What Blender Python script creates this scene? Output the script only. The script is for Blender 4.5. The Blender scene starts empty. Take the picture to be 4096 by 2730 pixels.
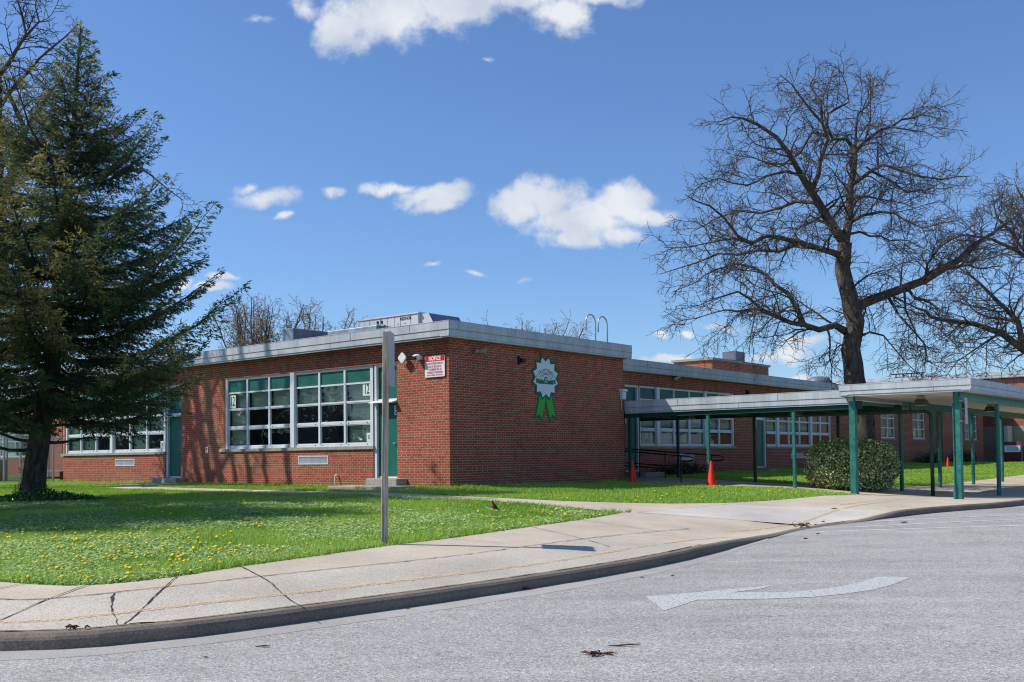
import bpy, bmesh, math, random
import numpy as np
from mathutils import Vector, Matrix
random.seed(7); rng = np.random.default_rng(11)
sc = bpy.context.scene
col = sc.collection
PI = math.pi

# ------------------------------------------------------------ frames
C0 = (-1.669, 27.243)
ANG = math.radians(50.429)                      # building frame: x = along the street front, y = away to the left
dB = (math.cos(ANG), math.sin(ANG)); dA = (-math.sin(ANG), math.cos(ANG))
def LW(x, y): return (C0[0]+dB[0]*x+dA[0]*y, C0[1]+dB[1]*x+dA[1]*y)
def WL(X, Y):
    a, b = X-C0[0], Y-C0[1]
    return (a*dB[0]+b*dB[1], a*dA[0]+b*dA[1])

# ------------------------------------------------------------ object helpers
def link(o, parent=None):
    col.objects.link(o)
    if parent is not None: o.parent = parent
    return o
def tag(o, label=None, cat=None, group=None, kind=None):
    if label: o['label'] = label
    if cat: o['category'] = cat
    if group: o['group'] = group
    if kind: o['kind'] = kind
    return o
def thing(name, label, cat, loc=(0,0,0), rz=0.0, group=None):
    o = bpy.data.objects.new(name, None); o.empty_display_size = .2
    o.location = loc; o.rotation_euler = (0,0,rz)
    link(o); return tag(o, label, cat, group)
def copy_tree(o, parent=None):
    c = o.copy(); col.objects.link(c); c.parent = parent
    for ch in list(o.children): copy_tree(ch, c)
    return c

class MB:
    def __init__(s, T=None): s.v=[]; s.f=[]; s.m=[]; s.T=T
    def add(s, pts, faces, m=0):
        b=len(s.v)
        if s.T: pts=[s.T(*p) for p in pts]
        s.v += [tuple(p) for p in pts]
        for f in faces: s.f.append(tuple(i+b for i in f)); s.m.append(m)
        return s
    def box(s,x0,x1,y0,y1,z0,z1,m=0):
        return s.add([(x0,y0,z0),(x1,y0,z0),(x1,y1,z0),(x0,y1,z0),(x0,y0,z1),(x1,y0,z1),(x1,y1,z1),(x0,y1,z1)],
              [(0,3,2,1),(4,5,6,7),(0,1,5,4),(1,2,6,5),(2,3,7,6),(3,0,4,7)],m)
    def quad(s,*p,m=0): return s.add(p,[tuple(range(len(p)))],m)
    def beam(s,p,q,w,h,m=0,up=(0,0,1)):
        p=Vector(p);q=Vector(q);d=(q-p).normalized();u=Vector(up)
        if abs(d.dot(u))>.95: u=Vector((1,0,0))
        a=d.cross(u).normalized()*w/2; b=a.cross(d).normalized()*h/2
        P=[p-a-b,p+a-b,p+a+b,p-a+b,q-a-b,q+a-b,q+a+b,q-a+b]
        return s.add(P,[(0,3,2,1),(4,5,6,7),(0,1,5,4),(1,2,6,5),(2,3,7,6),(3,0,4,7)],m)
    def tube(s,pts,rad,n=6,m=0,cap=True):
        k=len(pts); pts=[Vector(p) for p in pts]
        if not hasattr(rad,'__len__'): rad=[rad]*k
        ring=[]; prev=None
        for i in range(k):
            d=(pts[min(i+1,k-1)]-pts[max(i-1,0)])
            if d.length<1e-9: d=Vector((0,0,1))
            d.normalize()
            if prev is None: a=d.orthogonal().normalized()
            else:
                a=prev-d*prev.dot(d)
                a = a.normalized() if a.length>1e-6 else d.orthogonal().normalized()
            prev=a; b=d.cross(a)
            ring.append([pts[i]+(a*math.cos(t)+b*math.sin(t))*rad[i] for t in [2*PI*j/n for j in range(n)]])
        V=[p for r in ring for p in r]; F=[]
        for i in range(k-1):
            for j in range(n):
                F.append((i*n+j,i*n+(j+1)%n,(i+1)*n+(j+1)%n,(i+1)*n+j))
        if cap: F.append(tuple(range(n-1,-1,-1))); F.append(tuple((k-1)*n+j for j in range(n)))
        return s.add(V,F,m)
    def lathe(s,prof,n=12,M=None,m=0):
        V=[];F=[];k=len(prof)
        for r,z in prof:
            for j in range(n):
                p=Vector((r*math.cos(2*PI*j/n),r*math.sin(2*PI*j/n),z))
                V.append(M@p if M else p)
        for i in range(k-1):
            for j in range(n): F.append((i*n+j,i*n+(j+1)%n,(i+1)*n+(j+1)%n,(i+1)*n+j))
        F.append(tuple(range(n-1,-1,-1))); F.append(tuple((k-1)*n+j for j in range(n)))
        return s.add(V,F,m)
    def prism(s,poly,f0,f1,m=0):        # poly list of 2d; f0,f1 map (a,b)->3d front and back
        n=len(poly); V=[f0(*p) for p in poly]+[f1(*p) for p in poly]
        F=[tuple(range(n)),tuple(range(2*n-1,n-1,-1))]+[(i,i+n,(i+1)%n+n,(i+1)%n) for i in range(n)]
        return s.add(V,F,m)
    def build(s,name,mats,parent=None,smooth=False,bevel=0,label=None,fix=True):
        me=bpy.data.meshes.new(name); me.from_pydata(s.v,[],s.f)
        if not isinstance(mats,(list,tuple)): mats=[mats]
        for m in mats: me.materials.append(m)
        if len(mats)>1: me.polygons.foreach_set('material_index',s.m)
        if fix:
            bm=bmesh.new(); bm.from_mesh(me); bmesh.ops.recalc_face_normals(bm,faces=bm.faces); bm.to_mesh(me); bm.free()
        me.update(); boxuv(me)
        if smooth: me.polygons.foreach_set('use_smooth',[True]*len(me.polygons))
        o=bpy.data.objects.new(name,me); link(o,parent)
        if bevel:
            b=o.modifiers.new('bevel','BEVEL'); b.width=bevel; b.segments=2; b.limit_method='ANGLE'
        if label: o['label']=label
        return o
def boxuv(me):
    n=len(me.loops)
    if n==0 or n>400000: return
    uv=me.uv_layers.new(name='UVMap')
    co=np.empty(len(me.vertices)*3,np.float32); me.vertices.foreach_get('co',co); co=co.reshape(-1,3)
    vi=np.empty(n,np.int32); me.loops.foreach_get('vertex_index',vi)
    pn=np.empty(len(me.polygons)*3,np.float32); me.polygons.foreach_get('normal',pn); pn=np.abs(pn.reshape(-1,3))
    lt=np.empty(len(me.polygons),np.int32); me.polygons.foreach_get('loop_total',lt)
    ax=np.repeat(pn.argmax(1),lt); c=co[vi]
    U=np.where(ax==0,c[:,1],c[:,0]); V=np.where(ax==2,c[:,1],c[:,2])
    uv.data.foreach_set('uv',np.stack([U,V],1).astype(np.float32).ravel())
def npmesh(name,V,F,mat,parent=None,colors=None,smooth=False):
    """V (n,3), F (m,k) all faces of k corners, colors (n,3) per vertex"""
    me=bpy.data.meshes.new(name); k=F.shape[1]
    me.vertices.add(len(V)); me.vertices.foreach_set('co',V.astype(np.float32).ravel())
    me.loops.add(F.size); me.loops.foreach_set('vertex_index',F.astype(np.int32).ravel())
    me.polygons.add(len(F)); me.polygons.foreach_set('loop_start',np.arange(0,F.size,k,dtype=np.int32))
    me.polygons.foreach_set('loop_total',np.full(len(F),k,np.int32))
    if smooth: me.polygons.foreach_set('use_smooth',np.ones(len(F),bool))
    me.update(calc_edges=True)
    if colors is not None:
        a=me.color_attributes.new('Col','FLOAT_COLOR','POINT')
        a.data.foreach_set('color',np.concatenate([colors,np.ones((len(colors),1))],1).astype(np.float32).ravel())
    me.materials.append(mat)
    return link(bpy.data.objects.new(name,me),parent)

# ------------------------------------------------------------ materials
class N:
    def __init__(s,name):
        s.m=bpy.data.materials.new(name); s.m.use_nodes=True; s.t=s.m.node_tree; s.t.nodes.clear()
        s.out=s.t.nodes.new('ShaderNodeOutputMaterial')
    def n(s,typ,**kw):
        nd=s.t.nodes.new('ShaderNode'+typ)
        ins=kw.pop('i',{})
        for k,v in kw.items(): setattr(nd,k,v)
        for k,v in ins.items():
            so=nd.inputs[k]
            if hasattr(v,'links') or isinstance(v,bpy.types.NodeSocket): s.t.links.new(v,so)
            else: so.default_value=v
        return nd
    def math(s,op,a,b=0.0,c=None):
        i={0:a,1:b}
        if c is not None: i[2]=c
        return s.n('Math',operation=op,i=i).outputs[0]
    def mix(s,f,a,b,mode='MIX'):
        nd=s.t.nodes.new('ShaderNodeMix'); nd.data_type='RGBA'; nd.blend_type=mode
        for so,v in ((nd.inputs[0],f),(nd.inputs[6],a),(nd.inputs[7],b)):
            if isinstance(v,bpy.types.NodeSocket): s.t.links.new(v,so)
            else: so.default_value=v if isinstance(v,float) else (*v,1) if len(v)==3 else v
        return nd.outputs[2]
    def ramp(s,f,stops):
        nd=s.t.nodes.new('ShaderNodeValToRGB'); s.t.links.new(f,nd.inputs[0]); cr=nd.color_ramp
        while len(cr.elements)<len(stops): cr.elements.new(.5)
        for e,(p,c) in zip(cr.elements,stops):
            e.position=p; e.color=(*c,1) if hasattr(c,'__len__') else (c,c,c,1)
        return nd.outputs[0]
    def noise(s,vec,scale,detail=3,rough=.55,dist=0):
        return s.n('TexNoise',i={'Vector':vec,'Scale':scale,'Detail':float(detail),'Roughness':rough,'Distortion':float(dist)})
    def bsdf(s,color,rough=.8,bump=None,bstr=.3,bdist=.01,metal=0.0,spec=.4,**kw):
        i={'Base Color':color if isinstance(color,bpy.types.NodeSocket) else (*color,1),'Roughness':rough,'Metallic':metal,'Specular IOR Level':spec}
        if bump is not None:
            b=s.n('Bump',i={'Height':bump,'Strength':bstr,'Distance':bdist}); i['Normal']=b.outputs[0]
        i.update(kw)
        return s.n('BsdfPrincipled',i=i)
    def done(s,sh): s.t.links.new(sh.outputs[0],s.out.inputs[0]); return s.m
    def obj(s): return s.n('TexCoord').outputs['Object']
    def uv(s): return s.n('TexCoord').outputs['UV']
    def geo(s): return s.n('NewGeometry').outputs['Position']

def simple(name,c,rough=.6,var=.12,scale=6,metal=0.0,spec=.4,streak=False,fine=0):
    s=N(name); v=s.obj()
    if streak: v=s.n('Mapping',i={'Vector':v,'Scale':(1,1,.18)}).outputs[0]
    a=s.noise(v,scale,4).outputs[0]
    lo=tuple(x*(1-var) for x in c); hi=tuple(min(1,x*(1+var)) for x in c)
    cc=s.ramp(a,[(.3,lo),(.7,hi)])
    if fine:
        f=s.noise(v,fine,2).outputs[0]; cc=s.mix(.5,cc,s.ramp(f,[(.35,tuple(x*.6 for x in c)),(.65,tuple(min(1,x*1.3) for x in c))]))
    return s.done(s.bsdf(cc,rough,metal=metal,spec=spec))

def brick_mat(name,c1,c2,mortar):
    s=N(name); uv=s.uv()
    sp=s.n('SeparateXYZ',i={0:uv}); u,v=sp.outputs[0],sp.outputs[1]
    RH=.0677
    def br(w,off):
        b=s.n('TexBrick',i={'Vector':uv,'Color1':(*c1,1),'Color2':(*c2,1),'Mortar':(*mortar,1),'Scale':1.0,'Mortar Size':.0058,
              'Mortar Smooth':.25,'Bias':0.0,'Brick Width':w,'Row Height':RH})
        b.offset=off; return b
    st=br(.2032,.5); hd=br(.1016,.5)
    row=s.math('FLOOR',s.math('DIVIDE',v,RH)); md=s.math('MODULO',s.math('ADD',row,700.0),7.0)
    ish=s.math('COMPARE',md,3.0,.4)
    cc=s.mix(ish,st.outputs[0],hd.outputs[0]); fac=s.math('ADD',s.math('MULTIPLY',st.outputs[1],s.math('SUBTRACT',1.0,ish)),s.math('MULTIPLY',hd.outputs[1],ish))
    n1=s.noise(uv,9,4); n2=s.noise(uv,.5,4); 
    cc=s.mix(.7,cc,s.ramp(n1.outputs[0],[(.25,.72),(.75,1.25)]),'MULTIPLY')
    cc=s.mix(.55,cc,s.ramp(n2.outputs[0],[(.3,.74),(.7,1.2)]),'MULTIPLY')
    # damp, dirty foot of the wall
    base=s.ramp(s.math('ADD',v,s.math('MULTIPLY',n2.outputs[0],.5)),[(.9,(.72,.70,.66)),(1.35,(1,1,1))])
    cc=s.mix(.8,cc,base,'MULTIPLY')
    sm=s.n('Mapping',i={'Vector':uv,'Scale':(2.6,.22,1)}).outputs[0]; sk=s.noise(sm,1.0,4,.6).outputs[0]
    topm=s.ramp(s.math('DIVIDE',v,6.0),[(.45,0.0),(.78,1.0)])
    cc=s.mix(s.math('MULTIPLY',s.math('MULTIPLY',s.ramp(sk,[(.50,0.0),(.68,1.0)]),topm),.55),cc,(.10,.045,.035))
    od=s.n('TexWhiteNoise',noise_dimensions='2D',i={'Vector':s.n('VectorMath',operation='FLOOR',i={0:s.n('VectorMath',operation='DIVIDE',i={0:uv,1:(.2032,.0677,1)}).outputs[0]}).outputs[0]}).outputs['Value']
    cc=s.mix(s.math('MULTIPLY',s.ramp(od,[(.86,0.0),(.90,1.0)]),.35),cc,(.15,.045,.035))
    return s.done(s.bsdf(cc,.88,bump=s.math('SUBTRACT',1.0,fac),bstr=.6,bdist=.006,spec=.25))
M={}
M['brick']=brick_mat('brick',(.385,.090,.055),(.285,.063,.040),(.50,.395,.26))
M['brick_far']=brick_mat('brick_far',(.40,.105,.062),(.31,.076,.045),(.50,.40,.27))
def metal_panel():
    s=N('galvanised fascia'); o=s.obj()
    m=s.n('Mapping',i={'Vector':o,'Scale':(1.4,1.4,.5)}).outputs[0]
    a=s.noise(m,1.6,5,.6).outputs[0]
    st=s.n('Mapping',i={'Vector':o,'Scale':(7,7,.25)}).outputs[0]; b=s.noise(st,2.2,3).outputs[0]
    cc=s.ramp(a,[(.25,(.37,.405,.43)),(.55,(.49,.525,.55)),(.8,(.60,.63,.65))])
    cc=s.mix(.28,cc,s.ramp(b,[(.35,.72),(.62,1.15)]),'MULTIPLY')
    return s.done(s.bsdf(cc,.55,metal=.15,spec=.4))
M['fascia']=metal_panel()
M['seam']=simple('dark seam',(.12,.13,.14),.8)
M['frame']=simple('aluminium frame',(.66,.70,.74),.45,.08,4,metal=.1,streak=True)
M['green_panel']=simple('green panel',(.006,.115,.088),.5,.25,3)
M['door']=simple('green door paint',(.008,.125,.098),.45,.18,2)
M['greenpost']=simple('green post paint',(.025,.165,.135),.45,.35,3,fine=9)
M['darkgreen']=simple('dark green paint and post shade',(.010,.050,.042),.5,.2,4)  # beam and pipe paint; its dark tone also stands for shade on some posts
M['soffit']=simple('cream soffit',(.62,.58,.48),.8,.08,1.5)
M['roof']=simple('roof membrane',(.28,.28,.28),.9,.2,2)
M['stone']=simple('sill stone',(.33,.32,.28),.85,.28,5,fine=30)
M['white']=simple('white paint',(.78,.79,.78),.45,.05,4)
M['unit']=simple('unit enamel',(.58,.58,.60),.4,.06,2)
M['unit_dark']=simple('unit hood',(.17,.21,.28),.45,.1,3)
M['duct']=simple('duct foil',(.33,.37,.41),.35,.3,3,metal=.5)
M['duct_shade_side']=simple('duct shade side',(.14,.16,.20),.5,.25,2,streak=True)  # dark tone for the shaded duct sides; also colours the fan and flue
M['black']=simple('black metal',(.012,.013,.014),.45,.2,6)
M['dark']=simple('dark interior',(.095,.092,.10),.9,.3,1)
M['blind']=simple('window blind',(.60,.70,.66),.6,.1,2)
M['paper']=simple('paper',(.62,.72,.68),.8,.04,3)
M['ink']=simple('ink',(.02,.025,.03),.7,.05)
M['red']=simple('sign red',(.62,.015,.02),.4,.06)
M['rtext']=simple('sign red text',(.50,.03,.04),.6,.06)
M['signwhite']=simple('sign white',(.80,.81,.84),.35,.03)
M['signback']=simple('sign aluminium',(.42,.43,.44),.4,.08,8,metal=.3)
M['cone']=simple('orange cone plastic',(.85,.035,.012),.45,.12,6)
M['beige']=simple('beige speaker',(.30,.27,.17),.6,.15,8)
M['ribbon_dark']=simple('ribbon dark green',(.004,.13,.055),.5,.08)
M['ribbon_bright']=simple('ribbon bright green',(.05,.42,.035),.5,.08)
M['ribbon_white']=simple('ribbon white',(.72,.78,.84),.5,.04)
M['ribbon_lime']=simple('ribbon lime lettering',(.32,.50,.16),.5,.04)
M['tan']=simple('tan panel',(.36,.29,.20),.8,.12,1)
M['greywall']=simple('grey wall',(.16,.155,.17),.85,.15,1)
M['maroon']=simple('maroon board',(.12,.02,.018),.7,.2,6)
M['steel']=simple('galvanised steel',(.42,.44,.45),.4,.15,9,metal=.5)
M['condenser']=simple('condenser enamel',(.20,.21,.24),.6,.1,3)
M['wirelamp']=simple('lamp housing',(.07,.06,.05),.6,.2,8)
M['lens']=simple('lamp lens',(.45,.42,.35),.3,.1,8)

def wood_mat():
    s=N('weathered post wood'); o=s.obj()
    m=s.n('Mapping',i={'Vector':o,'Scale':(26,26,1.1)}).outputs[0]
    a=s.noise(m,1.5,5,.65,.6).outputs[0]; b=s.noise(o,3,3).outputs[0]
    cc=s.ramp(a,[(.3,(.15,.12,.09)),(.5,(.44,.385,.31)),(.72,(.62,.56,.46))])
    cc=s.mix(.5,cc,s.ramp(b,[(.3,.75),(.7,1.2)]),'MULTIPLY')
    return s.done(s.bsdf(cc,.9,bump=a,bstr=.7,bdist=.01,spec=.2))
M['wood']=wood_mat()
def bark_mat(name,c,dark,scale=14):
    s=N(name); o=s.obj(); m=s.n('Mapping',i={'Vector':o,'Scale':(1,1,.3)}).outputs[0]
    a=s.noise(m,scale,5,.65,.8).outputs[0]
    return s.done(s.bsdf(s.ramp(a,[(.32,dark),(.68,c)]),.95,bump=a,bstr=1.0,bdist=.05,spec=.15))
M['bark']=bark_mat('locust bark',(.17,.14,.115),(.035,.028,.022),9)
M['twig']=bark_mat('locust twigs',(.145,.118,.095),(.05,.038,.03),5)
M['bark2']=bark_mat('spruce bark',(.13,.115,.10),(.025,.02,.018),12)
M['budtwig']=bark_mat('budding twigs',(.30,.235,.14),(.15,.115,.08),3)
def vcol_mat(name,rough=.6,trans=.25,spec=.3,gain=1.0):
    s=N(name); a=s.n('Attribute',attribute_name='Col').outputs['Color']
    if gain!=1.0: a=s.mix(1.0,a,(gain,gain,gain),'MULTIPLY')
    p=s.bsdf(a,rough,spec=spec)
    if trans:
        t=s.n('BsdfTranslucent',i={'Color':a}); x=s.n('MixShader',i={0:trans,1:p.outputs[0],2:t.outputs[0]}); return s.done(x)
    return s.done(p)
M['grass']=vcol_mat('grass blades',.8,.38,.03)
M['needle']=vcol_mat('spruce needles',.6,.30,.2)
M['leaf']=vcol_mat('bush leaves',.22,.15,.5)
M['ivy']=vcol_mat('ivy leaves',.35,.15,.5)
def soil():
    s=N('lawn soil'); g=s.geo(); a=s.noise(g,1.2,5).outputs[0]; b=s.noise(g,22,3).outputs[0]
    cc=s.ramp(a,[(.3,(.05,.12,.016)),(.7,(.09,.19,.03))]); cc=s.mix(.6,cc,s.ramp(b,[(.3,.5),(.7,1.5)]),'MULTIPLY')
    return s.done(s.bsdf(cc,.95,spec=.1))
M['soil']=soil()
def concrete(name,c,agg=.5,warm=(.40,.30,.20)):
    s=N(name); g=s.geo()
    a=s.noise(g,.7,5,.6).outputs[0]; b=s.noise(g,60,3,.6).outputs[0]; d=s.noise(g,4,5,.65).outputs[0]
    lo=tuple(x*.82 for x in c); hi=tuple(x*1.12 for x in c)
    cc=s.ramp(a,[(.3,lo),(.7,hi)])
    cc=s.mix(s.math('MULTIPLY',s.ramp(d,[(.55,0.0),(.75,1.0)]),.35),cc,warm)
    cc=s.mix(agg,cc,s.ramp(b,[(.3,.5),(.5,1.0),(.7,1.3)]),'MULTIPLY')
    v=s.n('TexVoronoi',i={'Vector':g,'Scale':38.0}).outputs[0]
    cc=s.mix(.55*agg,cc,s.ramp(v,[(.05,.35),(.16,1.0)]),'MULTIPLY')
    return s.done(s.bsdf(cc,.9,bump=b,bstr=.35,bdist=.006,spec=.2))
M['walk']=concrete('sidewalk concrete',(.53,.455,.36),.6)
M['path']=concrete('path concrete',(.50,.44,.35),.5)
M['pale']=concrete('pale new concrete',(.54,.505,.45),.35)
M['kerb']=concrete('kerb concrete',(.20,.165,.13),.85)
M['walk2']=concrete('coarse sidewalk concrete',(.50,.455,.385),1.0)
M['gutter']=concrete('gutter concrete',(.38,.365,.34),.5)
M['joint']=simple('joint dirt',(.045,.038,.028),.95,.4,30)
def asphalt():
    s=N('worn asphalt'); g=s.geo()
    v=s.n('TexVoronoi',i={'Vector':g,'Scale':88.0}); v2=s.n('TexVoronoi',i={'Vector':g,'Scale':47.0})
    bw=s.n('SeparateXYZ',i={0:v.outputs['Color']}).outputs[0]; bw2=s.n('SeparateXYZ',i={0:v2.outputs['Color']}).outputs[1]
    cc=s.ramp(bw,[(.0,(.12,.115,.115)),(.3,(.27,.262,.25)),(.7,(.40,.39,.37)),(1,(.68,.66,.62))])
    cc=s.mix(.42,cc,s.ramp(bw2,[(0,(.18,.175,.175)),(.5,(.34,.33,.31)),(1,(.50,.485,.455))]))
    a=s.noise(g,.35,6,.65).outputs[0]; b=s.noise(g,3,4).outputs[0]
    st=s.noise(s.n('Mapping',i={'Vector':g,'Rotation':(0,0,-.88),'Scale':(.18,1.5,1)}).outputs[0],1.1,4).outputs[0]; cc=s.mix(.8,cc,s.ramp(st,[(.35,.86),(.65,1.1)]),'MULTIPLY'); cc=s.mix(.7,cc,s.ramp(a,[(.3,.84),(.7,1.16)]),'MULTIPLY'); cc=s.mix(.5,cc,s.ramp(b,[(.3,.88),(.7,1.1)]),'MULTIPLY')
    sp_=s.noise(g,.9,5,.7,.6).outputs[0]; cc=s.mix(s.math('MULTIPLY',s.ramp(sp_,[(.60,0.0),(.72,1.0)]),.30),cc,(.12,.115,.11))
    dr=s.noise(g,9,2).outputs[0]; cc=s.mix(s.math('MULTIPLY',s.ramp(dr,[(.73,0.0),(.78,1.0)]),.45),cc,(.07,.065,.06))
    return s.done(s.bsdf(cc,.85,bump=v.outputs[0],bstr=.5,bdist=.006,spec=.25))
M['asphalt']=asphalt()
def paint(name,c,wear=(.42,.6)):
    s=N(name); g=s.geo(); b=s.noise(g,28,3,.7).outputs[0]; f=s.ramp(b,[(wear[0],0.0),(wear[1],1.0)])
    p=s.bsdf(c,.8,spec=.2); t=s.n('BsdfTransparent'); return s.done(s.n('MixShader',i={0:f,1:t.outputs[0],2:p.outputs[0]}))
M['whitepaint']=paint('white road paint',(.49,.50,.49),(.29,.48))
M['thinpaint']=paint('worn white line paint',(.62,.64,.66),(.34,.50))
M['yellow']=paint('worn yellow line paint',(.70,.51,.29),(.40,.66))
def glass():
    s=N('window glass'); o=s.obj(); nz=s.noise(o,1.3,2).outputs[0]
    b=s.n('Bump',i={'Height':nz,'Strength':.25,'Distance':.02})
    g=s.n('BsdfGlossy',i={'Color':(.9,.95,1,1),'Roughness':.02,'Normal':b.outputs[0]})
    t=s.n('BsdfTransparent',i={'Color':(.72,.80,.79,1)})
    ge=s.n('NewGeometry'); dt=s.n('VectorMath',operation='DOT_PRODUCT',i={0:ge.outputs['Incoming'],1:ge.outputs['Normal']}).outputs['Value']
    f=s.math('ADD',.05,s.math('MULTIPLY',s.math('POWER',s.math('SUBTRACT',1.0,s.math('ABSOLUTE',dt)),4.0),.5))
    return s.done(s.n('MixShader',i={0:f,1:t.outputs[0],2:g.outputs[0]}))
M['glass']=glass()
M['dandelion']=simple('dandelion yellow',(.85,.62,.01),.7,.15,60)
M['stem']=simple('plant stem',(.10,.22,.04),.7,.1)
M['robin_back']=simple('robin grey brown',(.055,.045,.038),.8,.3,40)
M['robin_breast']=simple('robin orange breast',(.40,.10,.025),.8,.25,40)
M['beak']=simple('beak yellow',(.45,.30,.05),.5,.1)
M['debris']=simple('dry bark debris',(.10,.045,.022),.95,.5,25)
M['debris2']=simple('dry wood chip',(.22,.15,.09),.95,.4,25)
def ice_lens():
    return simple('dark lens',(.006,.006,.007),.1,.1,spec=.8)
M['darklens']=ice_lens()
def chain_mat():
    s=N('chain link mesh'); uv=s.uv(); sp=s.n('SeparateXYZ',i={0:uv})
    a=s.math('ADD',sp.outputs[0],sp.outputs[1]); b=s.math('SUBTRACT',sp.outputs[0],sp.outputs[1])
    def w(x): return s.math('LESS_THAN',s.math('ABSOLUTE',s.math('SUBTRACT',s.math('FRACT',s.math('MULTIPLY',x,11.0)),.5)),.075)
    f=s.math('MAXIMUM',w(a),w(b)); t=s.n('BsdfTransparent'); p=s.bsdf((.30,.31,.32),.5,metal=.4)
    return s.done(s.n('MixShader',i={0:f,1:t.outputs[0],2:p.outputs[0]}))
M['chain']=chain_mat()

# ------------------------------------------------------------ terrain
def sstep(a,b,x): 
    t=np.clip((np.asarray(x,float)-a)/(b-a),0,1); return t*t*(3-2*t)
KERB=[(-26,24.5),(-18,17.8),(-12,12.9),(-8.6,10.1),(-6.6,8.8),(-5.3,8.3),(-4.05,8.14),(-3.35,8.3),(-2.75,8.66),(-1.87,9.48),(-.9,10.45),(.07,11.5),(1.0,12.6),(1.9,13.78),(2.85,15.25),(3.87,16.9),(4.6,18.0),(5.3,19.05),(6.2,20.0),(7.1,20.7),(8.2,21.75),(9.4,22.9),(10.75,24.0)]
KERB+= [LW(6.6,-11.95),LW(8.6,-12.15),LW(12,-12.25),LW(18,-12.3),LW(30,-12.3),LW(48,-12.3)]
def dense(P,step):
    """Catmull-Rom resample"""
    P=[np.array(p,float) for p in P]; out=[]
    Q=[2*P[0]-P[1]]+P+[2*P[-1]-P[-2]]
    for i in range(1,len(Q)-2):
        a,b,c,d=Q[i-1:i+3]; n=max(1,int(np.linalg.norm(c-b)/step))
        for k in range(n):
            t=k/n; out.append(.5*((2*b)+(-a+c)*t+(2*a-5*b+4*c-d)*t*t+(-a+3*b-3*c+d)*t**3))
    out.append(P[-1]); return np.array(out)
KD=dense(KERB,.35)
def roadz(X,Y):
    lx=(np.asarray(X)-C0[0])*dB[0]+(np.asarray(Y)-C0[1])*dB[1]
    return .15*sstep(-7.5,3.5,lx)+.05*sstep(10,40,lx)
def kerbh(X,Y):
    lx=(np.asarray(X)-C0[0])*dB[0]+(np.asarray(Y)-C0[1])*dB[1]
    return .118*(1-sstep(-6.5,-1.9,lx))+.11*sstep(.0,2.6,lx)+.004
ctl=[]
for i in range(0,len(KD),3):
    x,y=KD[i]; ctl.append((x,y,float(roadz(x,y)+kerbh(x,y))))
for lx,ly,z in [(0,0,.69),(0,5,.70),(0,10,.70),(0,16,.70),(0,21,.70),(-2.4,2,.62),(-2.4,6,.62),(-2.4,-1.2,.6),(-2.4,-4.5,.53),(-2.4,-6.2,.46),
   (4,0,.68),(8.3,0,.66),(11.7,0,.72),(8.45,-3,.55),(11.6,-3,.56),(8.45,-5.7,.5),(8.45,-7.6,.35),(8.45,-10.4,.25),(12.4,-7.65,.3),(12.4,-10.45,.2),
   (15.5,-7.7,.3),(20,-7.5,.3),(24,-7.6,.3),(24,-10.4,.22),(12,1.9,.76),(20,1.9,.8),(30,1.9,.85),(40,1.9,.9),(50,1.9,.95),(60,2,1.0),(60,-8,.6),(48,-7.6,.4),(36,-7.6,.35),
   (-.9,-6.2,.46),(1,-8,.40),(3.8,-7.9,.40),(7.5,-7.8,.37),(-10.3,-8.35,.29),(-6,-8,.32),(-2.3,-7.5,.36),(-13,-8,.29),(20,-3,.5),(30,-3,.55),(45,-3,.6),(12,-4,.5),
   (0,30,.72),(8,25,.8),(20,30,.9),(40,30,1.0),(60,30,1.0),(-12,20,.6),(-14,5,.4)]:
    x,y=LW(lx,ly); ctl.append((x,y,z))
ctl+=[(-5.2,10.4,.28),(-3.1,11.8,.28),(-11.8,25,.56),(-12,18,.45),(-8,15,.38),(-8,11.2,.28),(-19,41,.71),(-24,42,.71),(-30,45,.75),(-30,30,.6)]
ctl=np.array(ctl)
def tps_fit(c):
    n=len(c); d=np.hypot(c[:,None,0]-c[None,:,0],c[:,None,1]-c[None,:,1]); K=np.where(d>0,d*d*np.log(d+1e-12),0)+np.eye(n)*.02
    Pm=np.c_[np.ones(n),c[:,:2]]; A=np.zeros((n+3,n+3)); A[:n,:n]=K; A[:n,n:]=Pm; A[n:,:n]=Pm.T
    return np.linalg.solve(A,np.r_[c[:,2],0,0,0])
TW=tps_fit(ctl)
def G(X,Y):
    X=np.atleast_1d(np.asarray(X,float)); Y=np.atleast_1d(np.asarray(Y,float)); out=np.empty(X.size); xf=X.ravel(); yf=Y.ravel()
    for s in range(0,xf.size,20000):
        x=xf[s:s+20000]; y=yf[s:s+20000]
        d2=(x[:,None]-ctl[None,:,0])**2+(y[:,None]-ctl[None,:,1])**2
        K=np.where(d2>0,.5*d2*np.log(d2+1e-12),0)
        z=K@TW[:-3]+TW[-3]+TW[-2]*x+TW[-1]*y
        w=sstep(34,62,np.hypot(x-4,y-26)); out[s:s+20000]=np.clip(z,-.2,1.3)*(1-w)+.85*w
    return out.reshape(X.shape)
def g1(x,y): return float(G(x,y)[0])
def inpoly(X,Y,P):
    P=np.asarray(P); inside=np.zeros(X.shape,bool); j=len(P)-1
    for i in range(len(P)):
        xi,yi=P[i]; xj,yj=P[j]
        c=((yi>Y)!=(yj>Y))&(X<(xj-xi)*(Y-yi)/(yj-yi+1e-12)+xi); inside^=c; j=i
    return inside
def distpoly(X,Y,P,closed=False):
    P=np.asarray(P); D=np.full(X.shape,1e9); n=len(P)
    for i in range(n if closed else n-1):
        a=P[i]; b=P[(i+1)%n]; ab=b-a; L=ab@ab+1e-12
        t=np.clip(((X-a[0])*ab[0]+(Y-a[1])*ab[1])/L,0,1)
        D=np.minimum(D,np.hypot(X-a[0]-t*ab[0],Y-a[1]-t*ab[1]))
    return D
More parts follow.
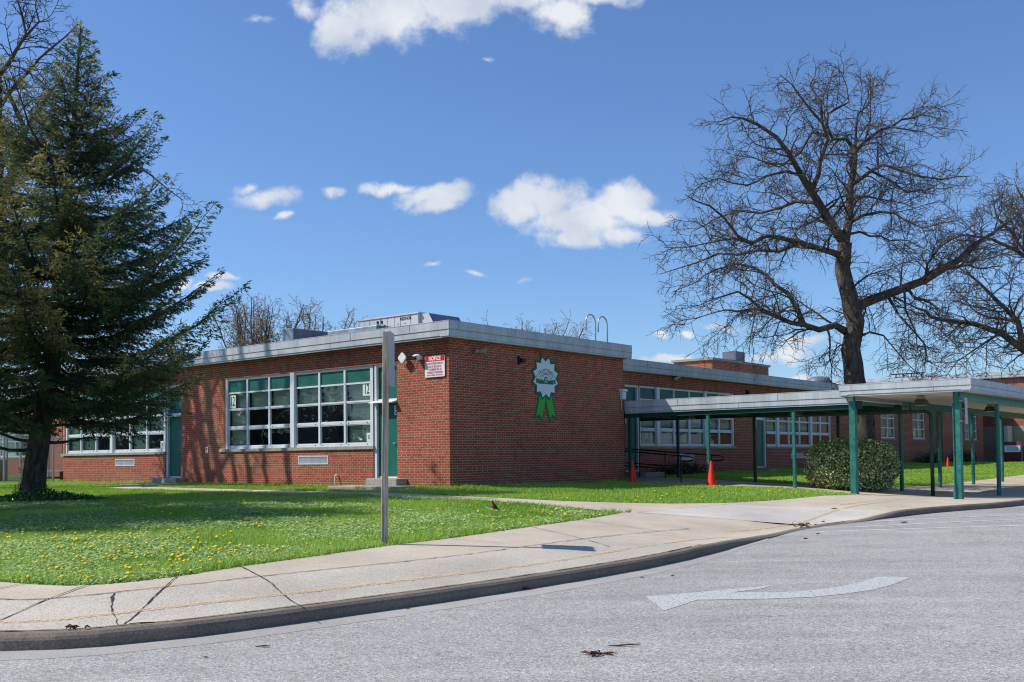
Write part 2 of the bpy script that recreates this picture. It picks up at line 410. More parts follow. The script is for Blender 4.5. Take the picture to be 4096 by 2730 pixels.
ROAD=[tuple(p) for p in KD]+[(90,30),(90,-60),(-90,-60),(-90,40),(-40,36)]
EDGE_L=[(-26,26.6),(-18,20.6),(-10,13.75),(-7.6,11.75),(-6.2,10.85),(-5.2,10.42),(-4.44,10.22),(-3.9,10.5),(-3.45,11.1),(-3.1,11.72),(-2.5,12.75),(-1.82,13.92),(-.8,15.4),(.19,17.0),(1.35,18.85),(2.0,20.0),(2.42,20.85)]
EDGE_P=[LW(-2.75,-7.45),LW(-3.0,-6.9),LW(-3.05,-6.0),LW(-3.0,-4),LW(-3,0),LW(-3,5),LW(-3,12.5),LW(-2.0,12.5),LW(-2,5),LW(-2,0),LW(-2.0,-4.3),LW(-1.8,-5.2),LW(-1.1,-6.1),LW(-.3,-6.95),LW(.9,-7.75),LW(2.3,-8.0),LW(3.8,-7.95),LW(6,-7.85),LW(8.1,-7.9),LW(8.22,-7.5),
  LW(8.25,-5),LW(8.3,-.4),LW(8.3,1.85),LW(11.8,1.85),LW(11.85,-3),LW(11.9,-6.4),LW(12.3,-6.85),LW(20,-6.85),LW(48,-6.85)]
KIN=KD.copy()
tn=np.gradient(KD,axis=0); tn/=np.linalg.norm(tn,axis=1)[:,None]; nl=np.stack([-tn[:,1],tn[:,0]],1)   # points to the walk side
KIN=KD+nl*.16
EDGE_L2=dense(EDGE_L,.3); 
edgeP2=EDGE_P
PAVE=[tuple(p) for p in KIN]+[tuple(p) for p in EDGE_P[::-1]]+[tuple(p) for p in EDGE_L2[::-1]]
BLD=[[LW(0,0),LW(8.3,0),LW(8.3,1.9),LW(62,1.9),LW(62,-15),LW(90,-15),LW(90,40),LW(5,60),LW(5,21),LW(0,21)]]
def breaks(a,b,s): return list(np.arange(a,b,s))
xs=np.array([-700,-400,-220,-130,-90,-70,-55,-45,-38]+breaks(-32,44,.36)+[46,50,56,64,75,95,130,220,400,700.])
ys=np.array([-700,-400,-220,-120,-70,-40,-20,-8,0,4]+breaks(6,70,.36)+[72,76,82,92,110,150,220,400,700.])
X,Y=np.meshgrid(xs,ys); Z=G(X,Y)
fl=(np.abs(X)<80)&(Y<100)&(Y>-65)
inroad=inpoly(X,Y,ROAD); inp=inpoly(X,Y,PAVE); dk=distpoly(X,Y,KD); dp=distpoly(X,Y,PAVE,True)
Z=np.where(inroad|(dk<.62),np.minimum(Z,roadz(X,Y))-.35,Z)
Z=np.where(inp&(dp>.12)&(dk>.5),Z-.10,Z)
Z-=.012
nx,ny=len(xs),len(ys); idx=np.arange(nx*ny).reshape(ny,nx)
F=np.stack([idx[:-1,:-1],idx[:-1,1:],idx[1:,1:],idx[1:,:-1]],-1).reshape(-1,4)
ground=npmesh('ground',np.stack([X,Y,Z],-1).reshape(-1,3),F,M['soil'],smooth=True); tag(ground,kind='structure')

def sheet(name,poly,zf,mat,step,parent=None,box=None):
    from mathutils.geometry import delaunay_2d_cdt
    P=np.array([(p[0],p[1]) for p in poly],float); x0,y0=P.min(0); x1,y1=P.max(0)
    if box: x0,x1,y0,y1=max(x0,box[0]),min(x1,box[1]),max(y0,box[2]),min(y1,box[3])
    gx_,gy_=np.meshgrid(np.arange(x0+step/2,x1,step),np.arange(y0+step/2,y1,step)); gx_=gx_.ravel(); gy_=gy_.ravel()
    k=inpoly(gx_,gy_,P); gx_=gx_[k]; gy_=gy_[k]
    if len(gx_): k=distpoly(gx_,gy_,P,True)>step*.35; gx_=gx_[k]; gy_=gy_[k]
    n_=len(P); V=[Vector(p) for p in P]+[Vector((a,b)) for a,b in zip(gx_,gy_)]
    vo,eo,fo,_,_,_=delaunay_2d_cdt(V,[(i,(i+1)%n_) for i in range(n_)],[],1,1e-5)
    A=np.array([v[:] for v in vo]); F=np.array([f for f in fo if len(f)==3]); c=A[F].mean(1); F=F[inpoly(c[:,0],c[:,1],P)]
    a,b,d=A[F[:,0]],A[F[:,1]],A[F[:,2]]; ar=(b[:,0]-a[:,0])*(d[:,1]-a[:,1])-(b[:,1]-a[:,1])*(d[:,0]-a[:,0]); F=np.where((ar<0)[:,None],F[:,::-1],F); F=F[np.abs(ar)>1e-9]
    return npmesh(name,np.c_[A,zf(A[:,0],A[:,1])],F,mat,parent,smooth=True)
road=tag(sheet('road',ROAD,roadz,M['asphalt'],1.2,box=(-12,24,0,40)),kind='structure')
def WZ(x,y):
    x=np.asarray(x,float); y=np.asarray(y,float); g=G(x,y); d=distpoly(x,y,KD[::2]); w=1-sstep(.2,1.3,d)
    return g*(1-w)+(roadz(x,y)+kerbh(x,y)-.003)*w+.012
walk=tag(sheet('sidewalk',PAVE,WZ,M['walk'],.34,box=(-12,24,4,46)),kind='structure')
# kerb: swept profile with a rounded nose
prof=[(-.02,-.3),(-.0,0),(.006,.7),(.02,.9),(.05,1.0),(.165,1.0),(.17,-.3)]     # (inward offset, fraction of the kerb height)
kb=MB(); n=len(KD)
rz_=roadz(KD[:,0],KD[:,1]); kh=kerbh(KD[:,0],KD[:,1]); gz=G(KD[:,0],KD[:,1])
V=[]; 
for i in range(n):
    jit=.006*math.sin(i*1.7)+.004*math.sin(i*3.1)
    for a,f in prof:
        zz=rz_[i]+ (kh[i]*f if f>0 else f*.3-.02) + (.013 if f>.95 else 0)
        V.append((KD[i,0]+nl[i,0]*(a+jit*(f>.5)),KD[i,1]+nl[i,1]*(a+jit*(f>.5)),zz))
k=len(prof); kb.add(V,[(i*k+j,i*k+j+1,(i+1)*k+j+1,(i+1)*k+j) for i in range(n-1) for j in range(k-1)])
kerb=tag(kb.build('kerb',M['kerb'],smooth=False),kind='structure')
# gutter band of smooth concrete along the kerb foot
sel=[i for i in range(n) if -14<KD[i,0]<4.4]
gi=[KD[i] for i in sel]; go=[KD[i]-nl[i]*(.34-.25*float(sstep(1.5,4.4,KD[i,0]))) for i in sel]
gut=MB(); V=[]; 
for a,b in zip(gi,go): V+=[(a[0],a[1],float(roadz(*a))+.010),(b[0],b[1],float(roadz(*b))+.002)]
gut.add(V,[(2*i,2*i+2,2*i+3,2*i+1) for i in range(len(sel)-1)]); tag(gut.build('gutter',M['gutter']),kind='structure')

def strip(name,pts,w,mat,parent,zf,lift,wob=0,ww=0):
    pts=dense(pts,.09) if len(pts)>2 else dense([pts[0],tuple((np.array(pts[0])+np.array(pts[1]))/2),pts[1]],.09)
    t=np.gradient(pts,axis=0); t/=np.linalg.norm(t,axis=1)[:,None]; nn=np.stack([-t[:,1],t[:,0]],1)
    r=np.random.default_rng(len(pts)*7+int(abs(pts[0][0])*100)); 
    pts=pts+nn*(r.normal(0,wob,(len(pts),1))) if wob else pts
    hw=w/2*(1+ww*r.normal(0,1,len(pts))).clip(.25,3)[:,None]
    a=pts+nn*hw; b=pts-nn*hw; V=[]
    za=zf(a[:,0],a[:,1])+lift; zb=zf(b[:,0],b[:,1])+lift
    for i in range(len(pts)): V+=[(a[i,0],a[i,1],za[i]),(b[i,0],b[i,1],zb[i])]
    mb=MB(); mb.add(V,[(2*i,2*i+2,2*i+3,2*i+1) for i in range(len(pts)-1)])
    return mb.build(name,mat,parent)
def mini(name,poly,mat,parent,zf,lift,step=.25):
    return sheet(name,poly,lambda x,y:zf(x,y)+lift,mat,step,parent)
GW=WZ
# paler newer slab near the ramp
mini('pale_slab',[LW(-2.6,-7.55),LW(.6,-7.95),LW(2.2,-10.8),LW(.6,-10.72),LW(-.9,-10.42)],M['pale'],walk,GW,.004)
JL=[(-6.3,9.9),(-4.72,9.5),(-4.17,9.62),(-3.52,10.15),(-2.64,11.05),(-.85,13.05),(.16,14.4),(1.3,15.9)]
JD=dense(JL,.3); KK=[tuple(KD[i]+nl[i]*.20) for i in range(n) if -6.2<KD[i,0]<2.9]
mini('coarse_slab',KK+[tuple(p) for p in JD[::-1]],M['walk2'],walk,GW,.005,.3)
# painted yellow guide line, joints and cracks of the sidewalk
strip('yellow_line',[(-9,10.6),(-6,8.95),(-4.31,8.72),(-3.44,9.12),(-2.3,10.15),(-1.22,11.2),(0.1,12.65),(.95,13.75),(1.7,14.85)],.095,M['yellow'],walk,GW,.013)
strip('yellow_line',[(1.8,15.0),(3.0,16.6),(3.6,17.3)],.07,M['yellow'],walk,GW,.013)
strip('yellow_line',[(3.9,18.4),(5.46,20.1),(6.6,21.6),(8.0,23.4),(9.2,24.9)],.085,M['yellow'],walk,GW,.014)
kj=[tuple(KD[i]+nl[i]*.19) for i in range(n) if -16<KD[i,0]<3.2]
strip('joint',kj,.020,M['joint'],walk,GW,.011,.003,.35)
for a,b,w in [((-3.72,11.74),(-3.27,8.62),.012),((-3.3,12.0),(-1.88,9.35),.014),((-4.25,10.3),(-4.45,8.4),.014),((-4.9,10.3),(-5.6,8.8),.012),
              ((-1.0,15.1),(.2,14.5),.009),((.3,17.1),(1.4,14.8),.012),((1.2,18.6),(2.7,17.0),.012)]:
    strip('joint',[a,tuple((np.array(a)+np.array(b))/2+.03),b],w,M['joint'],walk,GW,.011,.003,.3)
strip('joint',[(-6.3,9.9),(-4.72,9.5),(-4.17,9.62),(-3.52,10.15),(-2.64,11.05),(-.85,13.05),(.16,14.4),(1.3,15.9),(2.2,17.0),(3.1,18.1)],.018,M['joint'],walk,GW,.011,.006,.35)
strip('joint',[(-3.83,9.8),(-3.6,9.2),(-3.42,8.85),(-3.32,8.6)],.013,M['joint'],walk,GW,.012,.008,.5)
strip('joint',[LW(-2.6,-7.5),LW(.6,-7.9)],.010,M['joint'],walk,GW,.011,.004,.3)
strip('joint',[LW(-.9,-10.35),LW(-2.6,-7.55)],.007,M['joint'],walk,GW,.011,.004,.3)
strip('joint',[LW(2.2,-10.7),LW(.6,-7.95)],.007,M['joint'],walk,GW,.011,.004,.3)
strip('joint',[LW(2.6,-9.6),LW(8,-9.7),LW(20,-9.6)],.016,M['joint'],walk,GW,.011,.004,.3)
for q in (5.5,8.4,11.5,14.5,17.5,20.5): strip('joint',[LW(q,-7.95 if q<8 else -6.9),LW(q+.1,-11.9)],.014,M['joint'],walk,GW,.011,.004,.3)
for q in (9.5,6.5,3.5,.5,-2.2): strip('joint',[LW(-3.0,q),LW(-2.0,q)],.016,M['joint'],walk,GW,.011,.003,.3)
for q in (-.6,-2.4,-4.2,-6): strip('joint',[LW(8.3,q),LW(11.8,q)],.016,M['joint'],walk,GW,.011,.003,.3)
# road markings
AR=[(1.40,10.94),(2.1,11.28),(2.99,11.78),(2.75,11.45),(2.37,11.19),(2.86,11.14),(3.3,11.30),(3.7,11.60),(4.08,12.0),(4.43,12.47),(4.62,12.44),(4.79,12.37),(4.35,11.75),(3.95,11.28),(3.54,10.98),(3.1,10.75),(2.62,10.66),(1.9,10.64),(1.45,9.93)]
mini('turn_arrow_marking',AR,M['whitepaint'],road,roadz,.004)
for a,b,w in [((5.6,18.75),(9.6,19.05),.10),((9.6,19.05),(16,19.5),.10),((6.5,19.5),(10.4,20.6),.09),((10.4,20.6),(17,22.5),.09),((7.3,20.65),(11.2,21.95),.09),((11.2,21.95),(18,24.2),.09)]:
    strip('parking_line_marking',[a,b],w,M['thinpaint'],road,roadz,.005)

# ------------------------------------------------------------ school building (built in its own frame)
bld=thing('school_building','long single storey red brick school with grey metal roof edge and green panelled windows','school building',(C0[0],C0[1],0),ANG)
ZT=4.72      # top of the brickwork
def grid_wall(mb,T,s0,s1,z0,z1,holes,m=0):
    S=sorted({s0,s1,*[h[0] for h in holes],*[h[1] for h in holes]}); Zs=sorted({z0,z1,*[h[2] for h in holes],*[h[3] for h in holes]})
    for a,b in zip(S,S[1:]):
        for c,d in zip(Zs,Zs[1:]):
            if any(h[0]<=a+1e-6 and b<=h[1]+1e-6 and h[2]<=c+1e-6 and d<=h[3]+1e-6 for h in holes): continue
            mb.add([T(a,0,c),T(b,0,c),T(b,0,d),T(a,0,d)],[(0,1,2,3)],m)
    for a,b,c,d in holes:      # reveals
        r=.14
        for p in (((a,0,c),(a,-r,c),(a,-r,d),(a,0,d)),((b,0,c),(b,-r,c),(b,-r,d),(b,0,d)),((a,0,d),(b,0,d),(b,-r,d),(a,-r,d)),((a,0,c),(b,0,c),(b,-r,c),(a,-r,c))):
            mb.add([T(*q) for q in p],[(0,1,2,3)],m)
TA=lambda s,d,z:(-d,s,z)              # left face, s runs away from the near corner
TB=lambda s,d,z:(s,-d,z)              # right face of the front block
WY=1.9
TWg=lambda s,d,z:(s,WY-d,z)           # long wing face
TR=lambda s,d,z:(62-d,s,z)            # far facade
wl=MB()
hA=[(2.0,2.97,.95,4.18),(2.97,10.12,1.78,4.18),(12.68,13.65,.92,4.15),(13.65,20.82,1.74,4.15),(4.93,6.32,1.35,1.61),(15.66,17.01,1.33,1.59)]
grid_wall(wl,TA,0,20.95,.3,ZT,hA)
grid_wall(wl,TB,0,8.42,.3,ZT,[])
wl.quad((8.42,0,.3),(8.42,WY,.3),(8.42,WY,ZT),(8.42,0,ZT))
wl.quad((0,20.95,.3),(5,20.95,.3),(5,20.95,ZT),(0,20.95,ZT))
hW=[(11.4,12.38,.92,4.12),(12.38,19.88,1.78,4.12),(21.95,22.93,.92,4.12),(22.93,30.3,1.78,4.12),(14.97,16.36,1.33,1.58),(25.48,26.87,1.31,1.56),(37.35,39.6,2.35,3.98),(42.65,44.9,2.35,3.98)]
grid_wall(wl,TWg,8.42,47.2,.3,ZT,hW)
grid_wall(wl,lambda s,d,z:(s,1.55-d,z),47.2,56.3,.3,ZT,[(51.9,54.8,2.3,4.0)])
wl.quad((47.2,1.55,.3),(47.2,WY,.3),(47.2,WY,ZT),(47.2,1.55,ZT))
wl.quad((56.3,1.55,.3),(56.3,3.5,.3),(56.3,3.5,ZT),(56.3,1.55,ZT))
wl.build('wall',M['brick'],bld,fix=False)
rw0=MB(); rw=MB()        # brick of the set-back left wing and of the taller far block
grid_wall(rw0,lambda s,d,z:(5-d,s,z),20.95,62,.3,ZT,[(34.4,37.9,1.8,4.1),(26,31,1.8,4.1)]); rw0.build('wall',M['brick_far'],bld,fix=False)
grid_wall(rw,TR,-22,30,3.4,6.95,[]); grid_wall(rw,TR,3.5,30,.3,3.4,[]); grid_wall(rw,TR,-22,-8.5,.3,3.4,[])
rw.quad((62,-22,.3),(95,-22,.3),(95,-22,6.95),(62,-22,6.95)); rw.quad((62,30,.3),(95,30,.3),(95,30,6.95),(62,30,6.95))
rw.build('wall',M['brick_far'],bld,fix=False)
ew=MB()
ew.box(56.3,62.3,3.3,3.5,.3,4.7,1); ew.box(62,62.3,-8.5,3.3,.3,3.4,0); ew.box(60.6,61.9,1.0,1.25,.3,3.4,2); ew.box(56.4,60.9,2.6,2.9,.3,1.25,1)
for q in (-1.0,-2.6,-4.2,-5.8): ew.box(61.9,62.01,q,q+.14,.5,3.4,2)
ew.build('entrance_wall',[M['tan'],M['greywall'],M['soffit']],bld)
# roofs and fascias
rf=MB(); OV=.33
def fascia(mb,path,zt,h=.44,inward=None,sg=None,closed=False,th=.3):
    """path: list of local (x,y) outer corners; two lapped courses, drip and soffit. inner side given as offset path"""
    pass
def fascia_run(mb,p,q,nrm,zt,h=.44,seams=2.4,m0=0,ms=1,start=.9,soff=OV):
    """one straight run from p to q (local xy), outward normal nrm"""
    (x0,y0),(x1,y1)=p,q; L=math.hypot(x1-x0,y1-y0); ux,uy=(x1-x0)/L,(y1-y0)/L; nx_,ny_=nrm
    def P(s,d,z): return (x0+ux*s-nx_*d,y0+uy*s-ny_*d,z)
    def bx(s0,s1,d0,d1,z0,z1,m):
        mb.add([P(s0,d0,z0),P(s1,d0,z0),P(s1,d1,z0),P(s0,d1,z0),P(s0,d0,z1),P(s1,d0,z1),P(s1,d1,z1),P(s0,d1,z1)],
               [(0,3,2,1),(4,5,6,7),(0,1,5,4),(1,2,6,5),(2,3,7,6),(3,0,4,7)],m)
    mid=zt-h*.52
    return P,bx,L,mid
def add_fascia(parent,runs,zt,h=.44,name='fascia',seam=2.4,soff=OV):
    mb=MB(); sm=MB()
    for (p,q,nrm,off) in runs:
        P,bx,L,mid=fascia_run(mb,p,q,nrm,zt,h)
        bx(0,L,0,.02,mid,zt,0)            # upper course
        bx(0,L,.012,.03,zt-h+.05,mid-.001,0)   # lower course, set back a touch
        bx(0,L,-.006,.012,zt-.012,zt+.004,0)    # top edge bead
        bx(0,L,.05,soff,zt-h+.03,zt-h+.049,0)  # soffit strip
        bx(0,L,.035,.05,zt-h-.0,zt-h+.06,0)
        s=off
        while s<L:
            mb2=sm
            for (sa,za,zb) in ((s,mid,zt-.012),(s+.62*seam,zt-h+.05,mid-.004)):
                if sa<L-.05: 
                    A=[P(sa,-.003,za),P(sa+.012,-.003,za),P(sa+.012,-.003,zb),P(sa,-.003,zb)] if za==mid else [P(sa,.009,za),P(sa+.012,.009,za),P(sa+.012,.009,zb),P(sa,.009,zb)]
                    sm.add(A,[(0,1,2,3)])
            s+=seam
        A=[P(0,-.002,mid-.006),P(L,-.002,mid-.006),P(L,-.002,mid+.002),P(0,-.002,mid+.002)]; sm.add(A,[(0,1,2,3)])
    f=mb.build(name,M['fascia'],parent); sm.build('panel_seam',M['seam'],f,fix=False); return f
add_fascia(bld,[((-OV,21.25),(-OV,-OV),(-1,0),.9),((-OV,-OV),(8.46,-OV),(0,-1),.35),((8.46,-OV),(8.46,1.6),(1,0),1)],5.13)
add_fascia(bld,[((8.44,WY-OV),(47.5,WY-OV),(0,-1),1.6)],5.02)
add_fascia(bld,[((4.7,62),(4.7,21),(-1,0),1)],5.08)
add_fascia(bld,[((61.7,30.3),(61.7,-22.3),(-1,0),1),((61.7,-22.3),(95,-22.3),(0,-1),1)],7.45,.46)
ro=MB()
ro.box(-.26,8.42,-.26,21.2,5.06,5.10); ro.box(4.75,96,21.2,62,5.0,5.04); ro.box(8.44,61.7,WY-.26,21.2,4.95,4.99); ro.box(61.75,95,-22.2,30.2,7.36,7.40)
ro.build('roof',M['roof'],bld)
# chimney stack of the wing
ch=MB(); ch.box(25.6,31.9,6,8.2,4.9,6.25,0); ch.box(25.5,32.0,5.92,8.3,6.25,6.36,1); ch.box(29.3,30.3,6.6,7.4,6.36,7.0,2); ch.box(30.25,31.55,5.93,6.02,5.45,5.72,3); ch.box(30.1,31.7,5.90,6.04,5.72,5.80,1)
ch.build('chimney',[M['brick_far'],M['stone'],M['duct_shade_side'],M['black']],bld)

def blind(T,s0,s1,z0,z1,parent,gap=.05):
    mb=MB(); z=z1
    while z>z0:
        mb.add([T(s0,-.17,z),T(s1,-.17,z),T(s1,-.205,z-.034),T(s0,-.205,z-.034)],[(0,1,2,3)]); z-=gap*.8
    pass
    return mb.build('blind',M['blind'],parent,fix=False)
def window(T,cols,z0,z1,rows,blinds,nm='window'):
    """cols: list of (s0,s1) glass columns; rows: z breaks from the sill up; last row is the green panel"""
    S0=cols[0][0]-.12; S1=cols[-1][1]+.12; fr=MB(T)
    edges=[S0]
    # verticals
    prev=S0
    for i,(a,b) in enumerate(cols):
        w0=prev; fr.box(w0,a,-.12,-.045 if a-w0<.16 else -.02,z0,z1)
        if a-w0>=.16: fr.box(w0+.03,a-.03,-.02,.0,z0+.002,z1-.002)
        prev=b
    fr.box(prev,S1,-.12,-.02,z0,z1)
    for a,b in cols:
        fr.box(a,b,-.12,-.05,z0,rows[0]); fr.box(a,b,-.12,-.05,rows[-1],z1)
        for k in range(1,len(rows)-1):
            h=.075 if k==1 else .05
            fr.box(a,b,-.118,-.06,rows[k]-h/2,rows[k]+h/2)
        # sash borders of the two opening lights
        for (c,d) in ((rows[0],rows[1]-.037),(rows[1]+.037,rows[2]-.025)):
            t=.028
            fr.box(a,a+t,-.105,-.07,c,d); fr.box(b-t,b,-.105,-.07,c,d); fr.box(a+t,b-t,-.104,-.071,c,c+t); fr.box(a+t,b-t,-.104,-.071,d-t,d)
    # bolts
    bo=fr
    for a,b in cols:
        for s in (a+.12,b-.12): bo.box(s,s+.03,-.06,-.052,rows[1]-.012,rows[1]+.012,1); bo.box(s,s+.03,-.05,-.042,rows[0]-.035,rows[0]-.012,1)
    f=fr.build('window',[M['frame'],M['black']],bld)
    for i,(a,b) in enumerate(cols):
        nr=len(rows)-1
        for k in range(nr):
            c,d=rows[k],rows[k+1]
            if k==nr-1: MB(T).box(a,b,-.11,-.085,c+.025,d).build('green_panel',M['green_panel'],f)
            else: MB(T).quad((a,-.09,c),(b,-.09,c),(b,-.09,d),(a,-.09,d)).build('pane',M['glass'],f,fix=False)
        if blinds[i] is not None: blind(T,a+.02,b-.02,blinds[i],rows[-2],f)
    # dark room behind
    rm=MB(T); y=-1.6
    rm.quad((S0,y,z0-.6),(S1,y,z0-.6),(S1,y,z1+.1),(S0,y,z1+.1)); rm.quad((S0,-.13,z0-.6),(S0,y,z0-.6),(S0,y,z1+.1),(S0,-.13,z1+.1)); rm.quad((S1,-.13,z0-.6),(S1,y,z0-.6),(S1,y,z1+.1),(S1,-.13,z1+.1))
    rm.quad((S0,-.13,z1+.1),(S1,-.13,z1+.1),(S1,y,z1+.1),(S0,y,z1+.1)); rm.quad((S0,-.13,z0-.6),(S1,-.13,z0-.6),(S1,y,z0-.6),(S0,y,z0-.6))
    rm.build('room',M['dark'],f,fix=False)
    return f
def sill(T,a,b,z,h=.09,dd=.05):
    m=MB(T); m.box(a,b,-.12,dd,z-h,z); return m.build('sill',M['stone'],bld,bevel=.006)
def vent(T,a,b,z0,z1):
    m=MB(T); t=.03
    m.box(a,b,-.05,.012,z1-t,z1);m.box(a,b,-.05,.012,z0,z0+t);m.box(a,a+t,-.05,.012,z0+t,z1-t);m.box(b-t,b,-.05,.012,z0+t,z1-t)
    s=a+t+.03
    while s<b-t: m.box(s,s+.012,-.04,-.0,z0+t,z1-t); s+=.045
    z=z0+t+.03
    while z<z1-t-.01: m.box(a+t,b-t,-.045,-.02,z,z+.01); z+=.045
    v=m.build('vent',M['frame'],bld); MB(T).box(a,b,-.13,-.10,z0,z1).build('vent_shadow_box',M['black'],v); return v
R12=[1.95,2.55,3.17,3.70,4.10]
cA=[(3.14,4.20),(4.28,5.35),(5.43,6.50),(6.74,7.79),(7.86,8.93),(9.0,10.0)]
w12=window(TA,cA,1.87,4.18,R12,[1.95,3.17,3.17,3.17,3.17,1.95])
cA13=[(a+10.70,b+10.70) for a,b in cA]
w13=window(TA,cA13,1.83,4.15,[z-.035 for z in R12],[2.5,1.92,2.5,2.5,1.92,1.92])
cW=[(12.5,13.58),(13.85,14.92),(15.0,16.1),(16.2,17.3),(17.55,18.58),(18.66,19.74)]
ww1=window(TWg,cW,1.86,4.12,[1.93,2.49,3.05,3.62,4.05],[1.93,1.93,2.0,2.49,2.49,2.49])
ww2=window(TWg,[(a+10.47,b+10.47) for a,b in cW],1.86,4.12,[1.93,2.49,3.05,3.62,4.05],[2.6,2.49,2.49,2.49,2.49,2.49])
sill(TA,2.93,10.38,1.865); sill(TA,13.62,21.1,1.83); sill(TWg,12.38,20.0,1.855,.08,.02); sill(TWg,22.95,30.5,1.855,.08,.02)
def pair_window(T,a,b,z0,z1):
    m=MB(T); t=.07; mid=(a+b)/2
    m.box(a,b,-.12,-.03,z0,z0+t); m.box(a,b,-.12,-.03,z1-t,z1)
    for s in (a,mid-.04,b-t): m.box(s,s+t,-.119,-.031,z0+t,z1-t)
    for f_ in (.36,.70): z=z0+(z1-z0)*f_; m.box(a+t,b-t,-.11,-.05,z-.03,z+.03)
    f=m.build('window',M['frame'],bld)
    for s0,s1 in ((a+t,mid-.04),(mid+.03,b-t)): MB(T).quad((s0,-.09,z0+t),(s1,-.09,z0+t),(s1,-.09,z1-t),(s0,-.09,z1-t)).build('pane',M['glass'],f,fix=False)
    blind(T,a+t,b-t,z0+(z1-z0)*.1,z1-t,f)
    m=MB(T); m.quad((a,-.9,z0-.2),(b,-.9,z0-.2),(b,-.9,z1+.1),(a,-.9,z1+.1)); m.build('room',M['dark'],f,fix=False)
    sill(T,a-.1,b+.1,z0,.08,.03)
pair_window(TWg,37.35,39.6,2.35,3.98); pair_window(TWg,42.65,44.9,2.35,3.98)
T2=lambda s,d,z:(s,1.55-d,z); pair_window(T2,51.9,52.95,2.35,3.98); pair_window(T2,53.5,54.8,2.35,3.98)
TL=lambda s,d,z:(5-d,s,z); pair_window(TL,34.4,37.9,1.8,4.1); pair_window(TL,26,31,1.8,4.1)
MB(T2).box(52.95,53.5,-.1,-.02,2.3,4.0).build('wall',M['brick'],bld)
for T,a,b,z0,z1 in ((TA,4.93,6.32,1.35,1.61),(TA,15.66,17.01,1.33,1.59),(TWg,14.97,16.36,1.33,1.58),(TWg,25.48,26.87,1.31,1.56)): vent(T,a,b,z0,z1)
def door(T,a,b,zf,ztop,led=True,hinge=1):
    fr=MB(T); fr.box(b-.11,b,-.14,-.03,zf,ztop); fr.box(a,a+.04,-.14,-.06,zf,ztop); fr.box(a+.04,b-.11,-.14,-.05,ztop-.08,ztop); fr.box(a+.04,b-.11,-.14,-.06,zf+2.12,zf+2.24)
    f=fr.build('door_frame',M['frame'],bld)
    MB(T).box(a+.04,b-.11,-.135,-.115,zf+2.24,ztop-.08).build('green_panel',M['green_panel'],f)
    d=MB(T).box(a+.045,b-.115,-.135,-.105,zf+.035,zf+2.115).build('door',M['door'],bld,bevel=.003)
    MB(T).box(a+.045,b-.115,-.103,-.098,zf+.0,zf+.045).build('kick_strip',M['white'],d)
    h=MB(T); h.tube([T_ for T_ in [(a+.14,-.105,zf+.98),(a+.14,-.06,zf+.98),(a+.22,-.06,zf+.98)]],.012,8); h.build('handle',M['steel'],d)
    if led: 
        l=MB(T); l.add([(a-.0,-.05,zf+2.16),(b+.02,-.05,zf+2.16),(b+.02,.17,zf+2.12),(a,.17,zf+2.12),(a,-.05,zf+2.20),(b+.02,-.05,zf+2.20),(b+.02,.17,zf+2.14),(a,.17,zf+2.14)],[(0,3,2,1),(4,5,6,7),(0,1,5,4),(1,2,6,5),(2,3,7,6),(3,0,4,7)]); l.build('door_hood',M['white'],f)
door(TA,2.0,2.97,.95,4.18); door(TA,12.68,13.65,.92,4.15); door(TWg,11.4,12.38,.92,4.12,False); door(TWg,21.95,22.93,.92,4.12,False)
for y0,zz,a in ((1.6,.95,2.8),(12.35,.92,13.75)):
    MB().box(-.42,-.01,y0,a+.05,.4,zz-.002).build('step',M['stone'],bld,bevel=.02); MB().box(-1.35,-.425,y0-.75,a+.58 if a<5 else a+1.0,.3,zz-.19).build('step',M['stone'],bld,bevel=.02)
MB().box(11.3,12.6,1.0,1.88,.4,.90).build('step',M['stone'],bld,bevel=.02); MB().box(21.9,23,1.3,1.88,.4,.86).build('step',M['stone'],bld,bevel=.02)

# ------------------------------------------------------------ lettering
def text(txt,size,pos,xdir,zdir,mat,parent,align='CENTER',ext=0,name='lettering',sx=1.0,bold=0.0,loc_parent=True):
    cu=bpy.data.curves.new(name,'FONT'); cu.body=txt; cu.size=size; cu.align_x=align; cu.align_y='CENTER'; cu.offset=bold; cu.resolution_u=3
    o=bpy.data.objects.new(name,cu); col.objects.link(o)
    dg=bpy.context.evaluated_depsgraph_get(); me=bpy.data.meshes.new_from_object(o.evaluated_get(dg)); col.objects.unlink(o); bpy.data.objects.remove(o); 
    xd=Vector(xdir).normalized(); zd=Vector(zdir).normalized(); nd=xd.cross(zd)
    Mx=Matrix((( xd.x*sx,zd.x,nd.x,pos[0]),(xd.y*sx,zd.y,nd.y,pos[1]),(xd.z*sx,zd.z,nd.z,pos[2]),(0,0,0,1)))
    me.transform(Mx); me.materials.clear(); me.materials.append(mat)
    return me
def text_obj(items,name,mat,parent):
    bm=bmesh.new()
    for me in items: bm.from_mesh(me); bpy.data.meshes.remove(me)
    me=bpy.data.meshes.new(name); bm.to_mesh(me); bm.free(); me.materials.append(mat)
    for p in me.polygons: p.material_index=0
    return link(bpy.data.objects.new(name,me),parent)
XA=(0,-1,0); XB=(1,0,0); UP=(0,0,1)
